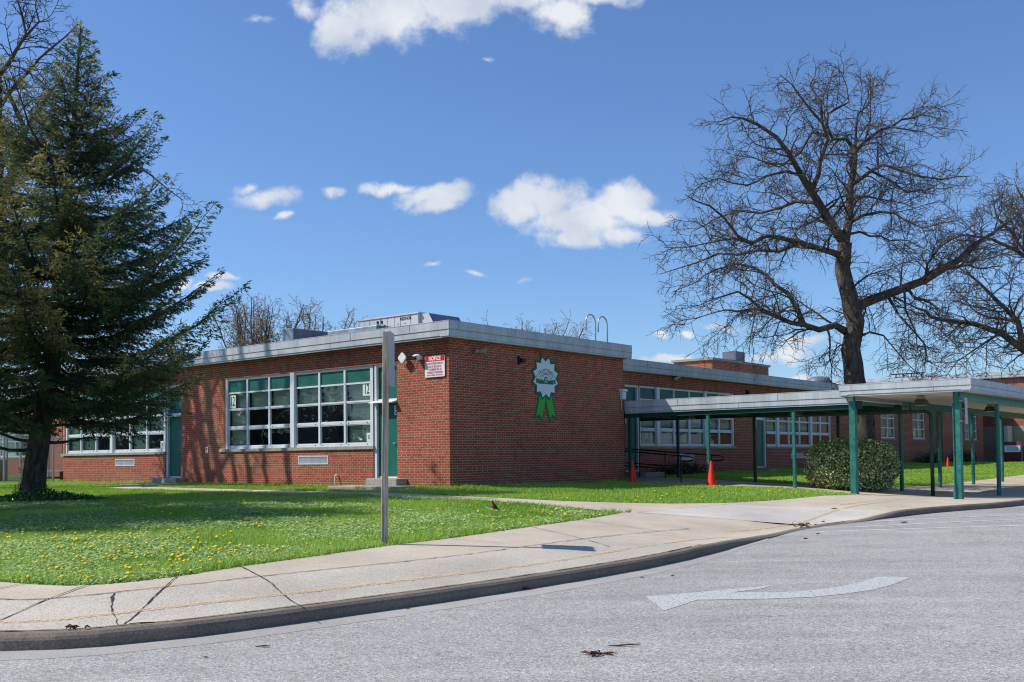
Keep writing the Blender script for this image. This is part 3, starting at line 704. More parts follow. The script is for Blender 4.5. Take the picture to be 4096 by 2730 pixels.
# window room numbers and door numbers: things fixed to the glass
def number_card(txt,T,s,z,w,h,size,xd,d,label,cat='number sign',tint='paper',sx=.6):
    t=thing('number_card',label,cat,(C0[0],C0[1],0),ANG)
    MB(T).box(s-w/2,s+w/2,d-.004,d,z-h/2,z+h/2).build('card',M[tint],t)
    text_obj([text(txt,size,T(s,d+.003,z),xd,UP,M['ink'],None,bold=.004,sx=sx)],'number',M['ink'],t)
    # recentre on the wall spot
    return t
number_card('12',TA,9.80,3.42,.34,.42,.44,XA,-.080,'number 12 card in the left top pane of the big window')
number_card('12',TA,3.32,3.50,.34,.36,.40,XA,-.080,'large number 12 card in the right top pane beside the pole')
number_card('12',TA,3.24,2.12,.19,.26,.15,XA,-.080,'small white card reading 12 in the bottom right pane')
number_card('13',TA,14.0,2.08,.19,.26,.15,XA,-.080,'small card reading 13 in window behind the spruce branches')
number_card('5',TA,2.10,2.86,.2,.27,.32,XA,-.096,'white plate with black numeral five on the sunlit green door behind the pole',tint='signwhite',sx=.85)
number_card('3',TWg,11.52,2.83,.18,.26,.30,XB,-.096,'white plate with black numeral three at the top of the ramp door',tint='signwhite')
number_card('2',TWg,21.83,2.86,.17,.3,.32,XB,.012,'white plate with black numeral two beside the far wing door',tint='signwhite')
# trespass notice
nt=thing('notice_sign','red and white NOTICE sign on brick wall near the building corner','sign',(C0[0],C0[1],0),ANG)
def rrect(s0,s1,z0,z1,r,n=4):
    P=[]
    for cx_,cz,a0 in ((s1-r,z1-r,0),(s0+r,z1-r,90),(s0+r,z0+r,180),(s1-r,z0+r,270)):
        for k in range(n+1): a=math.radians(a0+90*k/n); P.append((cx_+r*math.cos(a),cz+r*math.sin(a)))
    return P
MB().prism(rrect(.115,.87,3.68,4.28,.04),lambda a,b:TA(a,.030,b),lambda a,b:TA(a,.012,b)).build('plate',M['rtext'],nt)
MB().prism(rrect(.125,.86,3.69,4.27,.035),lambda a,b:TA(a,.033,b),lambda a,b:TA(a,.0305,b)).build('panel',M['signwhite'],nt)
MB(TA).box(.135,.85,.0335,.036,4.115,4.262).build('header',M['red'],nt)
text_obj([text('NOTICE',.15,TA(.49,.039,4.187),XA,UP,None,None,sx=.80,bold=.006)],'lettering',M['signwhite'],nt)
L_=[]
for i,(t_,sz,w_) in enumerate([('UNAUTHORIZED PERSONS',.082,.60),('AND OR VEHICLES ON',.082,.58),('THE PREMISES WILL BE',.082,.60),('CHARGED AS TRESPASSERS',.082,.58),('MARYLAND CRIMINAL-LAW ARTICLE 6-402',.052,.58)]):
    L_.append(text(t_,sz,TA(.492,.038,[4.055,3.972,3.893,3.813,3.742][i]),XA,UP,None,None,sx=w_,bold=.0015))
text_obj(L_,'lettering',M['rtext'],nt)
# small label plate between the windows
lp=thing('label_plate','small grey notice plate on bare brick left of the big window','sign',(C0[0],C0[1],0),ANG)
MB(TA).box(11.06,11.20,.003,.018,1.75,1.96).build('plate',M['signwhite'],lp); MB(TA).box(11.09,11.17,.0185,.021,1.87,1.93).build('symbol',M['rtext'],lp)
# wireless antenna (diamond) with loose cable
an=thing('wireless_antenna','white diamond shaped antenna on the brick wall left of the camera','antenna',(C0[0],C0[1],0),ANG)
MB().prism([(1.62+.145*math.cos(a)*1.05,4.275+.145*math.sin(a)*1.02) for a in [math.radians(x) for x in (2,8,82,88,92,98,172,178,182,188,262,268,272,278,352,358)]],lambda a,b:TA(a,.17,b),lambda a,b:TA(a,.12,b)).build('panel',M['white'],an,bevel=.008)
MB().beam(TA(1.6,.12,4.28),TA(1.6,.0,4.28),.05,.05).build('bracket',M['steel'],an)
MB().tube([TA(1.60,.13,4.14),TA(1.55,.10,4.03),TA(1.42,.06,3.97),TA(1.3,.05,4.06),TA(1.2,.04,4.2),TA(1.1,.03,4.27)],.006,5).build('cable',M['ink'],an)
# dome camera
cm=thing('security_camera','white dome security camera under a hood between antenna and notice sign','camera',(C0[0],C0[1],0),ANG)
Tm=Matrix.Translation(Vector(TA(1.03,.12,4.25)))
MB().lathe([(.0,-.085),(.05,-.078),(.082,-.045),(.092,0),(.085,.04),(.05,.07),(.0,.08)],14,Tm).build('housing',M['white'],cm,smooth=True)
MB().lathe([(.0,-.07),(.04,-.058),(.06,-.02),(.06,.0)],12,Matrix.Translation(Vector(TA(1.06,.17,4.245)))).build('lens',M['darklens'],cm,smooth=True)
MB().lathe([(.13,.028),(.12,.05),(.06,.082),(.0,.09)],14,Matrix.Translation(Vector(TA(1.06,.14,4.25)))).build('hood',M['white'],cm,smooth=True)
MB().beam(TA(1.03,.06,4.25),TA(1.03,.0,4.25),.1,.1).build('mount',M['white'],cm)
# horn speaker on the shaded face
hs=thing('horn_speaker','beige horn loudspeaker high on the shaded brick face near the corner','loudspeaker',(C0[0],C0[1],0),ANG)
def axisM(p,d):
    d=Vector(d).normalized(); q=Vector((0,0,1)).rotation_difference(d); return Matrix.Translation(Vector(p))@q.to_matrix().to_4x4()
MB().lathe([(.03,-.14),(.045,-.05),(.07,0),(.13,.06),(.135,.075),(.12,.072),(.05,.02),(.02,0)],16,axisM(TB(1.12,.22,4.42),(.9,-.5,-.02))).build('horn',M['beige'],hs,smooth=True)
MB().lathe([(.05,-.06),(.06,0),(.05,.05)],10,axisM(TB(.98,.14,4.42),(.9,-.5,0))).build('driver',M['beige'],hs,smooth=True)
MB().beam(TB(.96,.14,4.38),TB(.94,.0,4.28),.03,.03).build('bracket',M['beige'],hs)
# little flood lights and cameras
def floodlight(T,s,z,label):
    t=thing('flood_light',label,'wall light',(C0[0],C0[1],0),ANG)
    MB(T).box(s-.03,s+.03,0,.06,z-.12,z+.12).build('back_box',M['black'],t); MB(T).box(s+.04,s+.2,.03,.13,z-.06,z+.05).build('lamp_head',M['black'],t)
floodlight(TB,2.93,4.30,'small black wall light left of the green ribbon sign'); floodlight(TWg,21.0,4.22,'small black wall light above the covered walkway, far down the wing')
cm2=thing('security_camera','grey bullet camera under the roof edge above the wing windows','camera',(C0[0],C0[1],0),ANG)
MB().lathe([(0,-.1),(.07,-.09),(.08,0),(.05,.06),(0,.07)],12,axisM(TWg(14.84,.12,4.48),(.6,-.6,-.5))).build('housing',M['steel'],cm2,smooth=True)
MB().lathe([(.07,-.0),(.12,.02),(.05,.07)],12,Matrix.Translation(Vector(TWg(14.92,.15,4.52)))).build('hood',M['frame'],cm2,smooth=True)
# electrical box on the block end by the walkway roof
eb=thing('junction_box','grey weathered junction box on brick wall where the walkway roof meets it','box',(C0[0],C0[1],0),ANG)
MB().box(8.2,8.40,-.12,-.0,3.36,3.62).build('box',M['frame'],eb,bevel=.01); MB().box(8.17,8.43,-.16,-.0,3.62,3.70).build('lid',M['white'],eb,bevel=.01); MB().tube([TB(8.22,.04,3.36),TB(8.22,.04,3.0),TB(8.3,.04,2.9)],.02,6).build('conduit',M['steel'],eb)
def spigot(T,s,z,label):
    t=thing('wall_spigot',label,'pipe',(C0[0],C0[1],0),ANG); MB().tube([T(s,0,z),T(s,.10,z),T(s,.12,z-.03),T(s,.12,z-.25)],.017,7).build('pipe',M['white'],t)
    MB().lathe([(.03,-.02),(.035,0),(.02,.03)],8,axisM(T(s,.06,z),(0,0,1))).build('cap',M['white'],t)
spigot(TA,4.5,1.03,'white bent pipe low on the sunlit brick wall'); spigot(TWg,16.6,1.1,'white bent pipe low on wing wall left of the far door'); spigot(TWg,26.95,1.05,'white bent pipe low on wing wall near the bush')

# ------------------------------------------------------------ ribbon emblem on the shaded face
rb=thing('ribbon_emblem','green and white award ribbon sign reading GREEN RIBBON SCHOOLS 2024','sign',(C0[0],C0[1],0),ANG)
cx_,cz_=4.19,3.86
def pb(poly,d0,d1): return MB().prism([(cx_+a,cz_+b) for a,b in poly],lambda a,b:TB(a,d1,b),lambda a,b:TB(a,d0,b))
def star(ro,ri): return [((ro if k%2==0 else ri)*math.cos(math.radians(75+15*k)),(ro if k%2==0 else ri)*math.sin(math.radians(75+15*k))) for k in range(24)]
to=[(-.31,-.40),(-.56,-1.27),(-.355,-1.16),(-.185,-1.345),(.02,-.66),(.0,-.40)]; ti=[(-.245,-.42),(-.475,-1.165),(-.31,-1.09),(-.205,-1.245),(-.02,-.68),(-.03,-.42)]
for k in (1,-1):
    o_=[(a*k,b) for a,b in to]; i_=[(a*k,b) for a,b in ti]
    if k<0: o_=o_[::-1]; i_=i_[::-1]
    pb(o_,.004+(k<0)*.002,.012+(k<0)*.002).build('ribbon_tail_border',M['ribbon_dark'],rb); pb(i_,.0145,.019).build('ribbon_tail',M['ribbon_bright'],rb)
pb(star(.70,.565),.020,.026).build('rosette_border',M['ribbon_dark'],rb)
pb(star(.615,.48),.0265,.031).build('rosette',M['ribbon_white'],rb)
em=MB()
def em_poly(P,d=.034): em.prism([(cx_+a,cz_+b) for a,b in P],lambda a,b:TB(a,d,b),lambda a,b:TB(a,.0315,b))
em_poly([(-.37,-.08),(.37,-.08),(.37,-.19),(-.37,-.19)])
em_poly([(-.50,-.06),(-.385,-.06),(-.385,-.17),(-.50,-.17),(-.46,-.115)]); em_poly([(.50,-.06),(.46,-.115),(.50,-.17),(.385,-.17),(.385,-.06)])
em_poly([(-.46,-.03),(-.2,-.07),(-.37,-.077)]); em_poly([(.46,-.03),(.37,-.077),(.2,-.07)])
em_poly([(.085*math.cos(t),-.05+.085*math.sin(t)) for t in [2*PI*k/14 for k in range(14)]],.0345)
def em_line(a,b,w=.008):
    a=Vector(a);b=Vector(b);d=(b-a).normalized();n_=Vector((-d.y,d.x))*w; em_poly([tuple(a-n_),tuple(b-n_),tuple(b+n_),tuple(a+n_)])
for k in (1,-1):
    for a,b in (((-.47,0),(-.30,.20)),((-.30,.20),(-.25,.18)),((-.35,.03),(-.24,.19)),((-.35,.03),(-.16,-.07)),((-.47,0),(-.44,-.03)),((-.24,.19),(-.21,.175))):
        em_line((a[0]*k,a[1]),(b[0]*k,b[1]))
for a,b in ((-.2,.45),(-.1,.47),(.03,.5),(-.05,.41),(.15,.44),(-.3,.28),(.32,.27)): em_poly([(a-.006,b),(a,b-.006),(a+.006,b),(a,b+.006)])
em.build('emblem',M['ribbon_dark'],rb)
pb([(0,-.11),(.03,-.04),(.045,.0),(.015,-.02),(0,-.045),(-.015,-.01),(-.045,-.0),(-.03,-.05)],.035,.036).build('leaf_symbol',M['ribbon_white'],rb)
def arc_text(txt,r,size,c,a0,mat,sx=1.0,d=.034):
    items=[]; n_=len(txt)
    for i,chh in enumerate(txt):
        if chh==' ': continue
        a=math.radians(90+a0*(1-2*i/(n_-1)))
        p=TB(cx_+c[0]+r*math.cos(a),d,cz_+c[1]+r*math.sin(a)); t=a-PI/2
        items.append(text(chh,size,p,(math.cos(t),0,math.sin(t)),(-math.sin(t),0,math.cos(t)),None,None,sx=sx,bold=.003))
    return items
text_obj(arc_text('GREEN RIBBON',.255,.085,(0,-.06),66,None),'lettering',M['ribbon_lime'],rb)
text_obj(arc_text('SCHOOLS',.175,.075,(0,-.06),56,None),'lettering',M['ribbon_dark'],rb)
text_obj(arc_text('U.S. DEPARTMENT OF EDUCATION',.315,.03,(0,-.06),52,None),'lettering',M['ribbon_dark'],rb)
text_obj([text('2024',.085,TB(cx_,.0365,cz_-.135),XB,UP,None,None)],'lettering',M['ribbon_white'],rb)

# ------------------------------------------------------------ roof equipment
ru=thing('rooftop_unit','white air handling unit with lettered side panel on the school roof','air conditioner',(C0[0],C0[1],0),ANG)
b=MB(); b.box(4.6,6.4,5.7,8.7,5.12,6.40); b.build('cabinet',M['unit'],ru,bevel=.01)
b=MB(); b.box(4.57,6.43,5.66,8.74,6.40,6.45); b.build('lid',M['unit'],ru)
b=MB(); 
for y in (6.05,6.55,6.85,7.2,7.55,8.1): b.box(4.594,4.6,y,y+.012,5.15,6.39)
b.build('panel_seam',M['seam'],ru,fix=False)
b=MB(); 
for y,z in ((7.45,6.22),(7.65,6.22),(7.3,6.05),(8.0,5.98),(7.9,5.98)): b.box(4.57,4.6,y,y+.07,z,z+.1)
b.build('knob',M['black'],ru)
b=MB(); 
for y,z,w_,h_ in ((6.67,6.12,.07,.05),(6.67,5.98,.07,.05),(6.3,6.12,.1,.04),(7.35,5.95,.25,.12)): b.box(4.585,4.594,y,y+w_,z,z+h_)
b.build('label',M['frame'],ru)
text_obj([text('REZNOR',.14,(4.59,6.3,6.28),XA,UP,None,None,bold=.003)],'lettering',M['ink'],ru)
b=MB(); b.add([(4.7,5.7,5.5),(6.2,5.7,5.5),(6.2,5.7,6.38),(4.7,5.7,6.38),(4.7,4.75,5.5),(6.2,4.75,5.5),(6.2,5.3,6.38),(4.7,5.3,6.38)],[(0,1,2,3),(0,4,5,1),(0,3,7,4),(3,2,6,7),(1,5,6,2)]); b.build('intake_hood',M['unit'],ru)
MB().add([(4.72,4.74,5.5),(6.18,4.74,5.5),(6.18,5.285,6.375),(4.72,5.285,6.375)],[(0,1,2,3)]).build('hood_louvre',M['unit_dark'],ru,fix=False)
b=MB(); b.box(4.2,4.59,8.5,8.85,5.9,6.15); b.build('junction',M['unit'],ru); MB().tube([(4.3,8.85,6.08),(4.3,9.3,6.06),(4.3,9.45,5.95),(4.3,9.5,5.1)],.06,8).build('conduit',M['steel'],ru)
du=thing('roof_duct','silver foil wrapped duct running along the roof beside the air unit','duct',(C0[0],C0[1],0),ANG)
b=MB(); b.box(2.5,3.6,5.5,7.9,5.2,5.80,0); b.build('duct_section',[M['duct']],du,bevel=.03); MB().box(2.2,4.6,9.35,9.9,5.12,6.02).build('duct_section',[M['duct']],du,bevel=.03)
MB().box(2.55,4.55,5.47,5.495,5.2,5.76).build('duct_shade_side',M['duct_shade_side'],du); MB().box(2.25,4.55,9.325,9.345,5.12,5.98).build('duct_shade_side',M['duct_shade_side'],du)  # thin dark plates put the shade on these duct sides into the colour
b=MB(); b.box(2.9,3.5,7.9,9.32,5.2,5.7); b.build('duct_link',M['duct'],du)
ld=thing('roof_ladder','pair of hooked grab rails of a ladder rising over the roof edge','ladder',(C0[0],C0[1],0),ANG)
b=MB()
for x0 in (8.22,8.92):
    pts=[(x0,.95,4.9),(x0,.95,5.9)]+[(x0-.27*(1-math.cos(t)),.95,5.9+.27*math.sin(t)) for t in [math.radians(q) for q in range(15,181,15)]]+[(x0-.54,.95,5.62)]
    MB().tube([(p[0]+.0,p[1]+.55*0,p[2]+.06) for p in pts],.024,8).build('hand_rail',M['steel'],ld,smooth=True)
fan=thing('roof_exhaust_fan','grey mushroom exhaust fan on the far roof left of the tree','exhaust fan',(C0[0],C0[1],0),ANG)
MB().lathe([(.3,4.95),(.3,5.6),(.75,5.62),(.8,5.75),(.62,6.0),(.3,6.1),(0,6.12)],16,Matrix.Translation((38.6,6,0))).build('hood',M['duct_shade_side'],fan,smooth=True)
rv=thing('roof_vent_frame','low dark vent rack on the far roof behind the bus canopy','roof vent',(C0[0],C0[1],0),ANG)
b=MB(); b.box(62.5,63,7.6,9.8,7.4,7.55); 
for q in (7.6,8.4,9.0,9.6): b.box(62.5,62.6,q,q+.06,7.4,7.75)
b.box(62.45,62.65,7.4,10,7.75,7.83); b.build('rack',M['black'],rv)

# ------------------------------------------------------------ covered walkway from the block to the bus canopy
cw=thing('covered_walkway','long low covered walkway with grey flat roof leaving the brick block','canopy',(C0[0],C0[1],0),ANG)
X0,X1=8.42,12.0
f=add_fascia(cw,[((X0,-.03),(X0,-7.7),(-1,0),2.0)],3.31,.42,seam=3.4,soff=.25)
b=MB(); b.box(X0+.06,X1+.2,-7.8,1.55,3.02,3.27); b.build('roof',M['roof'],cw)
b=MB(); b.box(X0+.08,X1+.18,-7.8,1.5,2.985,3.015); b.build('soffit',M['soffit'],cw)
b=MB()
for x in (8.52,11.75): b.box(x,x+.12,-7.9,1.5,2.76,2.98)
for y in (-.05,-3.0,-5.9): b.box(8.64,11.75,y-.05,y+.05,2.80,2.975)
b.build('beam',M['darkgreen'],cw)
b=MB()
for y in (-.9,-2.5,-4.6,-6.6): b.box(8.75,8.78,y-.5,y+.5,2.70,2.72)
for (x,y,zg) in ((8.58,-.12,.62),(11.8,-.05,.70),(8.58,-3.02,.52),(11.8,-3.0,.54),(8.58,-5.85,.48),(11.8,-5.9,.42)):
    MB().box(x-.045,x+.045,y-.045,y+.045,zg,2.79).build('post',M['greenpost'] if x<9 and y<-1 else M['darkgreen'],cw,bevel=.01)  # rear posts and wall post get the darker green as painted shade
MB().tube([(10.5,-3.85,2.95),(10.5,-3.95,2.74),(10.5,-4.2,2.72),(10.5,-9.0,2.70),(10.5,-9.12,2.66),(10.5,-9.18,2.54),(10.5,-9.18,.26)],.055,10).build('drain_pipe',M['darkgreen'],cw,smooth=True)
for y in (-4.7,-5.4,-7.7,-8.6): MB().tube([(10.5,y,2.98),(10.44,y,2.72),(10.5,y,2.63),(10.56,y,2.72),(10.5,y,2.98)],.012,5).build('pipe_hanger',M['darkgreen'],cw)
# ------------------------------------------------------------ bus canopy
bc=thing('bus_canopy','wide grey flat roofed bus canopy on green steel posts by the road','canopy',(C0[0],C0[1],0),ANG)
f=add_fascia(bc,[((8.1,-7.42),(8.1,-10.96),(-1,0),.35),((8.1,-10.96),(50,-10.96),(0,-1),2.6),((50,-7.42),(8.1,-7.42),(0,1),2.0)],3.43,.33,seam=3.6,soff=.25)
b=MB(); b.box(8.16,50,-10.9,-7.48,3.15,3.39); b.build('roof',M['roof'],bc)
b=MB(); b.box(8.2,50,-10.86,-7.52,3.115,3.148); b.build('soffit',M['soffit'],bc)
def bent_post(x,y,zg,s,big=True):
    """heavy flanged post whose head curves into the roof beam; s = which way (+1/-1 along y) the beam leaves"""
    w=.13; m=MB()
    m.box(x-.10,x+.10,y-.085,y+.085,zg,2.98)
    for sg in (1,):      # curved haunch
        P=[(0,2.86),(.05,2.95),(.13,3.02),(.26,3.06)]
        for (a,za),(c,zb) in zip(P,P[1:]):
            m.add([(x-w/2+a,y-.085,za),(x-w/2+c,y-.085,zb),(x-w/2+c,y-.085,3.11),(x-w/2+a,y-.085,3.11),(x-w/2+a,y+.085,za),(x-w/2+c,y+.085,zb),(x-w/2+c,y+.085,3.11),(x-w/2+a,y+.085,3.11)],[(0,1,2,3),(4,7,6,5),(0,4,5,1),(2,6,7,3)])
    m.box(x-.115,x+.115,y-.1,y+.1,zg-.02,zg+.02)
    return m.build('post',M['greenpost'],bc,bevel=.008)
for x,y,zg in ((8.52,-7.66,.36),(8.52,-10.48,.24)): bent_post(x,y,zg,1)
b=MB()
for y in (-7.66,-10.48): b.box(8.44,50,y-.06,y+.06,2.90,3.11)
b.build('beam',M['greenpost'],bc)
for x in (12.4,16.2,20.1,24.1,28.0,32.0,36,40):
    for y in (-7.66,-10.48):
        wx,wy=LW(x,y); MB().tube([(x,y,g1(wx,wy)-.03),(x,y,2.93)],.062,10).build('post',M['greenpost'],bc,smooth=False)
# conduit and blank sign on the near post
b=MB(); b.tube([(8.40,-10.40,.25),(8.40,-10.40,.62)],.04,8); b.tube([(8.40,-10.40,.62),(8.40,-10.40,2.8)],.016,6); b.build('conduit',M['greenpost'],bc)
sgp=thing('post_sign','thin sign seen edge on, strapped to the near canopy post','sign',(C0[0],C0[1],0),ANG)
MB().box(8.60,8.78,-10.66,-10.645,2.25,2.95).build('plate',M['signback'],sgp)
b=MB(); 
for z in (2.86,2.32): b.box(8.42,8.62,-10.60,-10.38,z,z+.02)
b.build('strap',M['steel'],sgp)
# hanging lamps beneath the canopies
lampspots=[(9.6,-9.2,3.10),(12.9,-9.3,3.10),(16.3,-9.3,3.10),(10.2,-5.2,2.97),(10.0,-1.5,2.97)]
lab=['bronze box lamp under the bus canopy between the two heavy posts','bronze box lamp right of the heavy corner post','bronze box lamp at the right picture edge under the canopy','dark box lamp under the walkway roof near the bush','dark box lamp under the walkway roof near the brick block']
for (x,y,z),l in zip(lampspots,lab):
    t=thing('ceiling_lamp',l,'lamp',(*LW(x,y),z),ANG,'box lamps under the canopy roofs')
    m=MB(); m.add([(-.24,-.16,-.26),(.24,-.16,-.26),(.24,.16,-.26),(-.24,.16,-.26),(-.17,-.11,-.10),(.17,-.11,-.10),(.17,.11,-.10),(-.17,.11,-.10)],[(0,1,5,4),(1,2,6,5),(2,3,7,6),(3,0,4,7),(4,5,6,7)]); m.build('housing',M['wirelamp'],t)
    MB().box(-.22,.22,-.14,.14,-.262,-.25).build('lens',M['lens'],t); MB().box(-.14,.14,-.08,.08,-.10,-.0).build('mount',M['beige'],t)
# pipe rails of the ramp
def railing(pts,zs_top,low,posts,x,label,loop):
    t=thing('ramp_handrail',label,'handrail',(C0[0],C0[1],0),ANG)
    (y0,za),(y1,zb)=pts
    MB().tube([(x,y0,za),(x,y1,zb),(x,y1-loop*.6,zb-.01),(x,y1-loop,zb-.06),(x,y1-loop,zb-.12),(x,y1-loop*.6,zb-.18),(x,y1,zb-.18)],.022,8).build('top_rail',M['black'],t,smooth=True)
    MB().tube([(x,y0,za-.5),(x,y1,zb-.45)],.02,8).build('lower_rail',M['black'],t)
    for y in posts:
        z=za+(zb-za)*(y-y0)/(y1-y0); wx,wy=LW(x,y); MB().tube([(x,y,g1(wx,wy)-.02),(x,y,z)],.022,8).build('post',M['black'],t)
railing([(.6,1.68),(-1.75,1.48)],0,0,(.25,-1.7),9.15,'nearer black pipe handrail along the ramp to the green door',.4)
railing([(1.5,1.76),(-2.0,1.49)],0,0,(.9,-.15,-1.95),10.75,'farther black pipe handrail along the ramp, ending behind the second cone',.4)

# ------------------------------------------------------------ traffic cones
def cone(x,y,z,h,label,base=True,name='traffic_cone'):
    t=thing(name,label,'traffic cone',(x,y,z),.3)
    MB().lathe([(.135*h/.7,.03),(.125*h/.7,.06),(.03,h-.02),(.022,h),(.0,h)],18).build('body',M['cone'],t,smooth=True)
    if base:
        m=MB(); w=.21*h/.7; m.box(-w,w,-w,w,0.0,.035); m.build('base',M['cone'],t,bevel=.012)
    return t
x,y=LW(8.05,-.55); cone(x,y,g1(x,y)-.02,.74,'red orange cone standing in grass by the brick block end')
x,y=LW(7.95,-3.45); cone(x,y,g1(x,y)+.01,.76,'red orange cone with square foot beside the walkway post')
x,y=LW(38.2,-1.4); cone(x,y,g1(x,y),.55,'small distant orange cone on the far lawn by the wing')

# ------------------------------------------------------------ wooden sign post by the sidewalk
px,py=-1.795,14.28; pz=g1(px,py)
wp=thing('wooden_post','weathered grey square wooden post standing at the lawn edge','post',(px,py,pz),math.radians(9))
m=MB(); hw=.047; lean=.045
m.add([(-hw,-hw,-.1),(hw,-hw,-.1),(hw,hw,-.1),(-hw,hw,-.1),(-hw+lean,-hw,2.98),(hw+lean-.008,-hw,2.98),(hw+lean-.008,hw,2.96),(-hw+lean,hw,2.96)],[(0,3,2,1),(4,5,6,7),(0,1,5,4),(1,2,6,5),(2,3,7,6),(3,0,4,7)])
m.build('post',M['wood'],wp,bevel=.006)
m=MB(); 
for z in (2.72,2.1): m.tube([(-.06+z*.015,0,z),(.02+z*.015,0,z)],.008,6)
m.build('bolt',M['steel'],wp)
ss=thing('road_sign','grey backed metal sign seen nearly edge on, bolted to the wooden post','sign',(px+.10,py+.1,pz+2.22),math.radians(-3))
MB().prism([(a,b) for a,b in rrect(-.20,.27,0,.77,.04)],lambda a,b:(0,a,b),lambda a,b:(.004,a,b)).build('plate',M['signback'],ss)

# perforated steel post leaning at the far right
lx_,ly_=24.9,45.0
sp_=thing('steel_sign_post','leaning perforated steel post at the far right of the lawn','post',(lx_-.15,ly_,g1(lx_,ly_)),0)
m=MB(); m.beam((0.15,0,0),(-.35,0,2.5),.07,.05,up=(0,1,0)); m.build('post',M['steel'],sp_)
m=MB()
for i in range(20): z=.3+i*.09; m.box(.15-.2*z-.012,.15-.2*z+.012,-.028,-.0255,z,z+.03)
m.build('post_hole',M['black'],sp_,fix=False)
# kiosk and rails at the entrance
x,y=LW(57.0,-.1)
ki=thing('notice_stand','dark maroon notice stand with a white sheet near the entrance','stand',(x,y,g1(x,y)),ANG-1.2)
MB().box(-.55,.55,-.3,.3,0,1.0).build('cabinet',M['maroon'],ki,bevel=.02)
MB().add([(-.6,-.35,1.0),(.6,-.35,1.0),(.6,.35,1.35),(-.6,.35,1.35),(-.6,.35,1.0),(.6,.35,1.0)],[(0,1,2,3),(0,3,4),(1,5,2),(3,2,5,4)]).build('sloped_top',M['maroon'],ki)
MB().box(-.5,.5,-.37,-.355,.62,1.08).build('sheet',M['signwhite'],ki)
m=MB(); 
for i in range(5): m.box(-.36,.36,-.376,-.372,.72+i*.065,.735+i*.065)
m.build('lettering',M['ink'],ki)
x,y=LW(59.5,-2.2)
er=thing('entrance_handrail','black pipe handrail in front of the tan entrance wall','handrail',(x,y,g1(x,y)),ANG-1.0)
m=MB(); m.tube([(-2,0,.95),(2,0,.95)],.03,6); m.tube([(-2,0,.5),(2,0,.5)],.025,6)
for q in (-2,-.7,.7,2): m.tube([(q,0,0),(q,0,.95)],.03,6)
m.build('rail',M['black'],er)

# ------------------------------------------------------------ fence, condensers and bench at the far left
def fencepanel(x0,y0,x1,y1,label,posts,h=1.95,mid=True):
    t=thing('chain_link_fence',label,'fence',(x0,y0,0)); L=math.hypot(x1-x0,y1-y0); z0=.70; t.rotation_euler=(0,0,math.atan2(y1-y0,x1-x0))
    MB().tube([(0,0,z0+h-.1),(L,0,z0+h-.1)],.022,6).build('top_rail',M['steel'],t); MB().tube([(0,0,z0+.1),(L,0,z0+.1)],.018,6).build('bottom_rail',M['steel'],t)
    for q in posts: MB().tube([(q,0,z0-.1),(q,0,z0+h)],.042,8).build('post',M['steel'],t)
    MB().quad((0,.03,z0+.1),(L,.03,z0+.1),(L,.03,z0+h-.1),(0,.03,z0+h-.1)).build('mesh_panel',M['chain'],t,fix=False)
    return t
fencepanel(-18.45,41.1,-20.2,40.6,'short grey chain link fence panel between corner and gate',(0,1.2,1.8))
fencepanel(-20.35,40.5,-29,39.2,'grey chain link gate and fence running off behind the spruce trunk',(0,.35,1.9,4.2,6.4,8.6))
fencepanel(-18.9,44.8,-27,44.6,'back run of chain link fence in front of set back brick wing',(0,1.4,3.2,5.2,7.5))
for i,(x,y,w,h,l) in enumerate(((-21.6,42.2,.55,.92,'dark grey condenser unit behind the gate'),(-22.9,42.4,.6,1.0,'wider grey condenser unit farther left behind the fence'))):
    t=thing('condenser_unit',l,'air conditioner',(x,y,.7)); MB().box(-w,w,-.45,.45,0,h).build('casing',M['condenser'],t,bevel=.03)
    m=MB(); z=.12
    while z<h-.1: m.box(-w+.06,w-.06,-.465,-.455,z,z+.02); z+=.05
    m.build('louvre',M['black'],t)
t=thing('picnic_bench','dark wooden bench behind the fence by the building corner','bench',(-19.3,42.4,.7))
MB().box(-.8,.8,-.2,.2,.42,.47).build('seat',M['white'],t); 
for q in (-.7,.62): MB().box(q,q+.08,-.2,.2,0,.42).build('leg',M['maroon'],t)
MB().box(-.8,.8,-.02,.02,.12,.2).build('stretcher',M['maroon'],t)

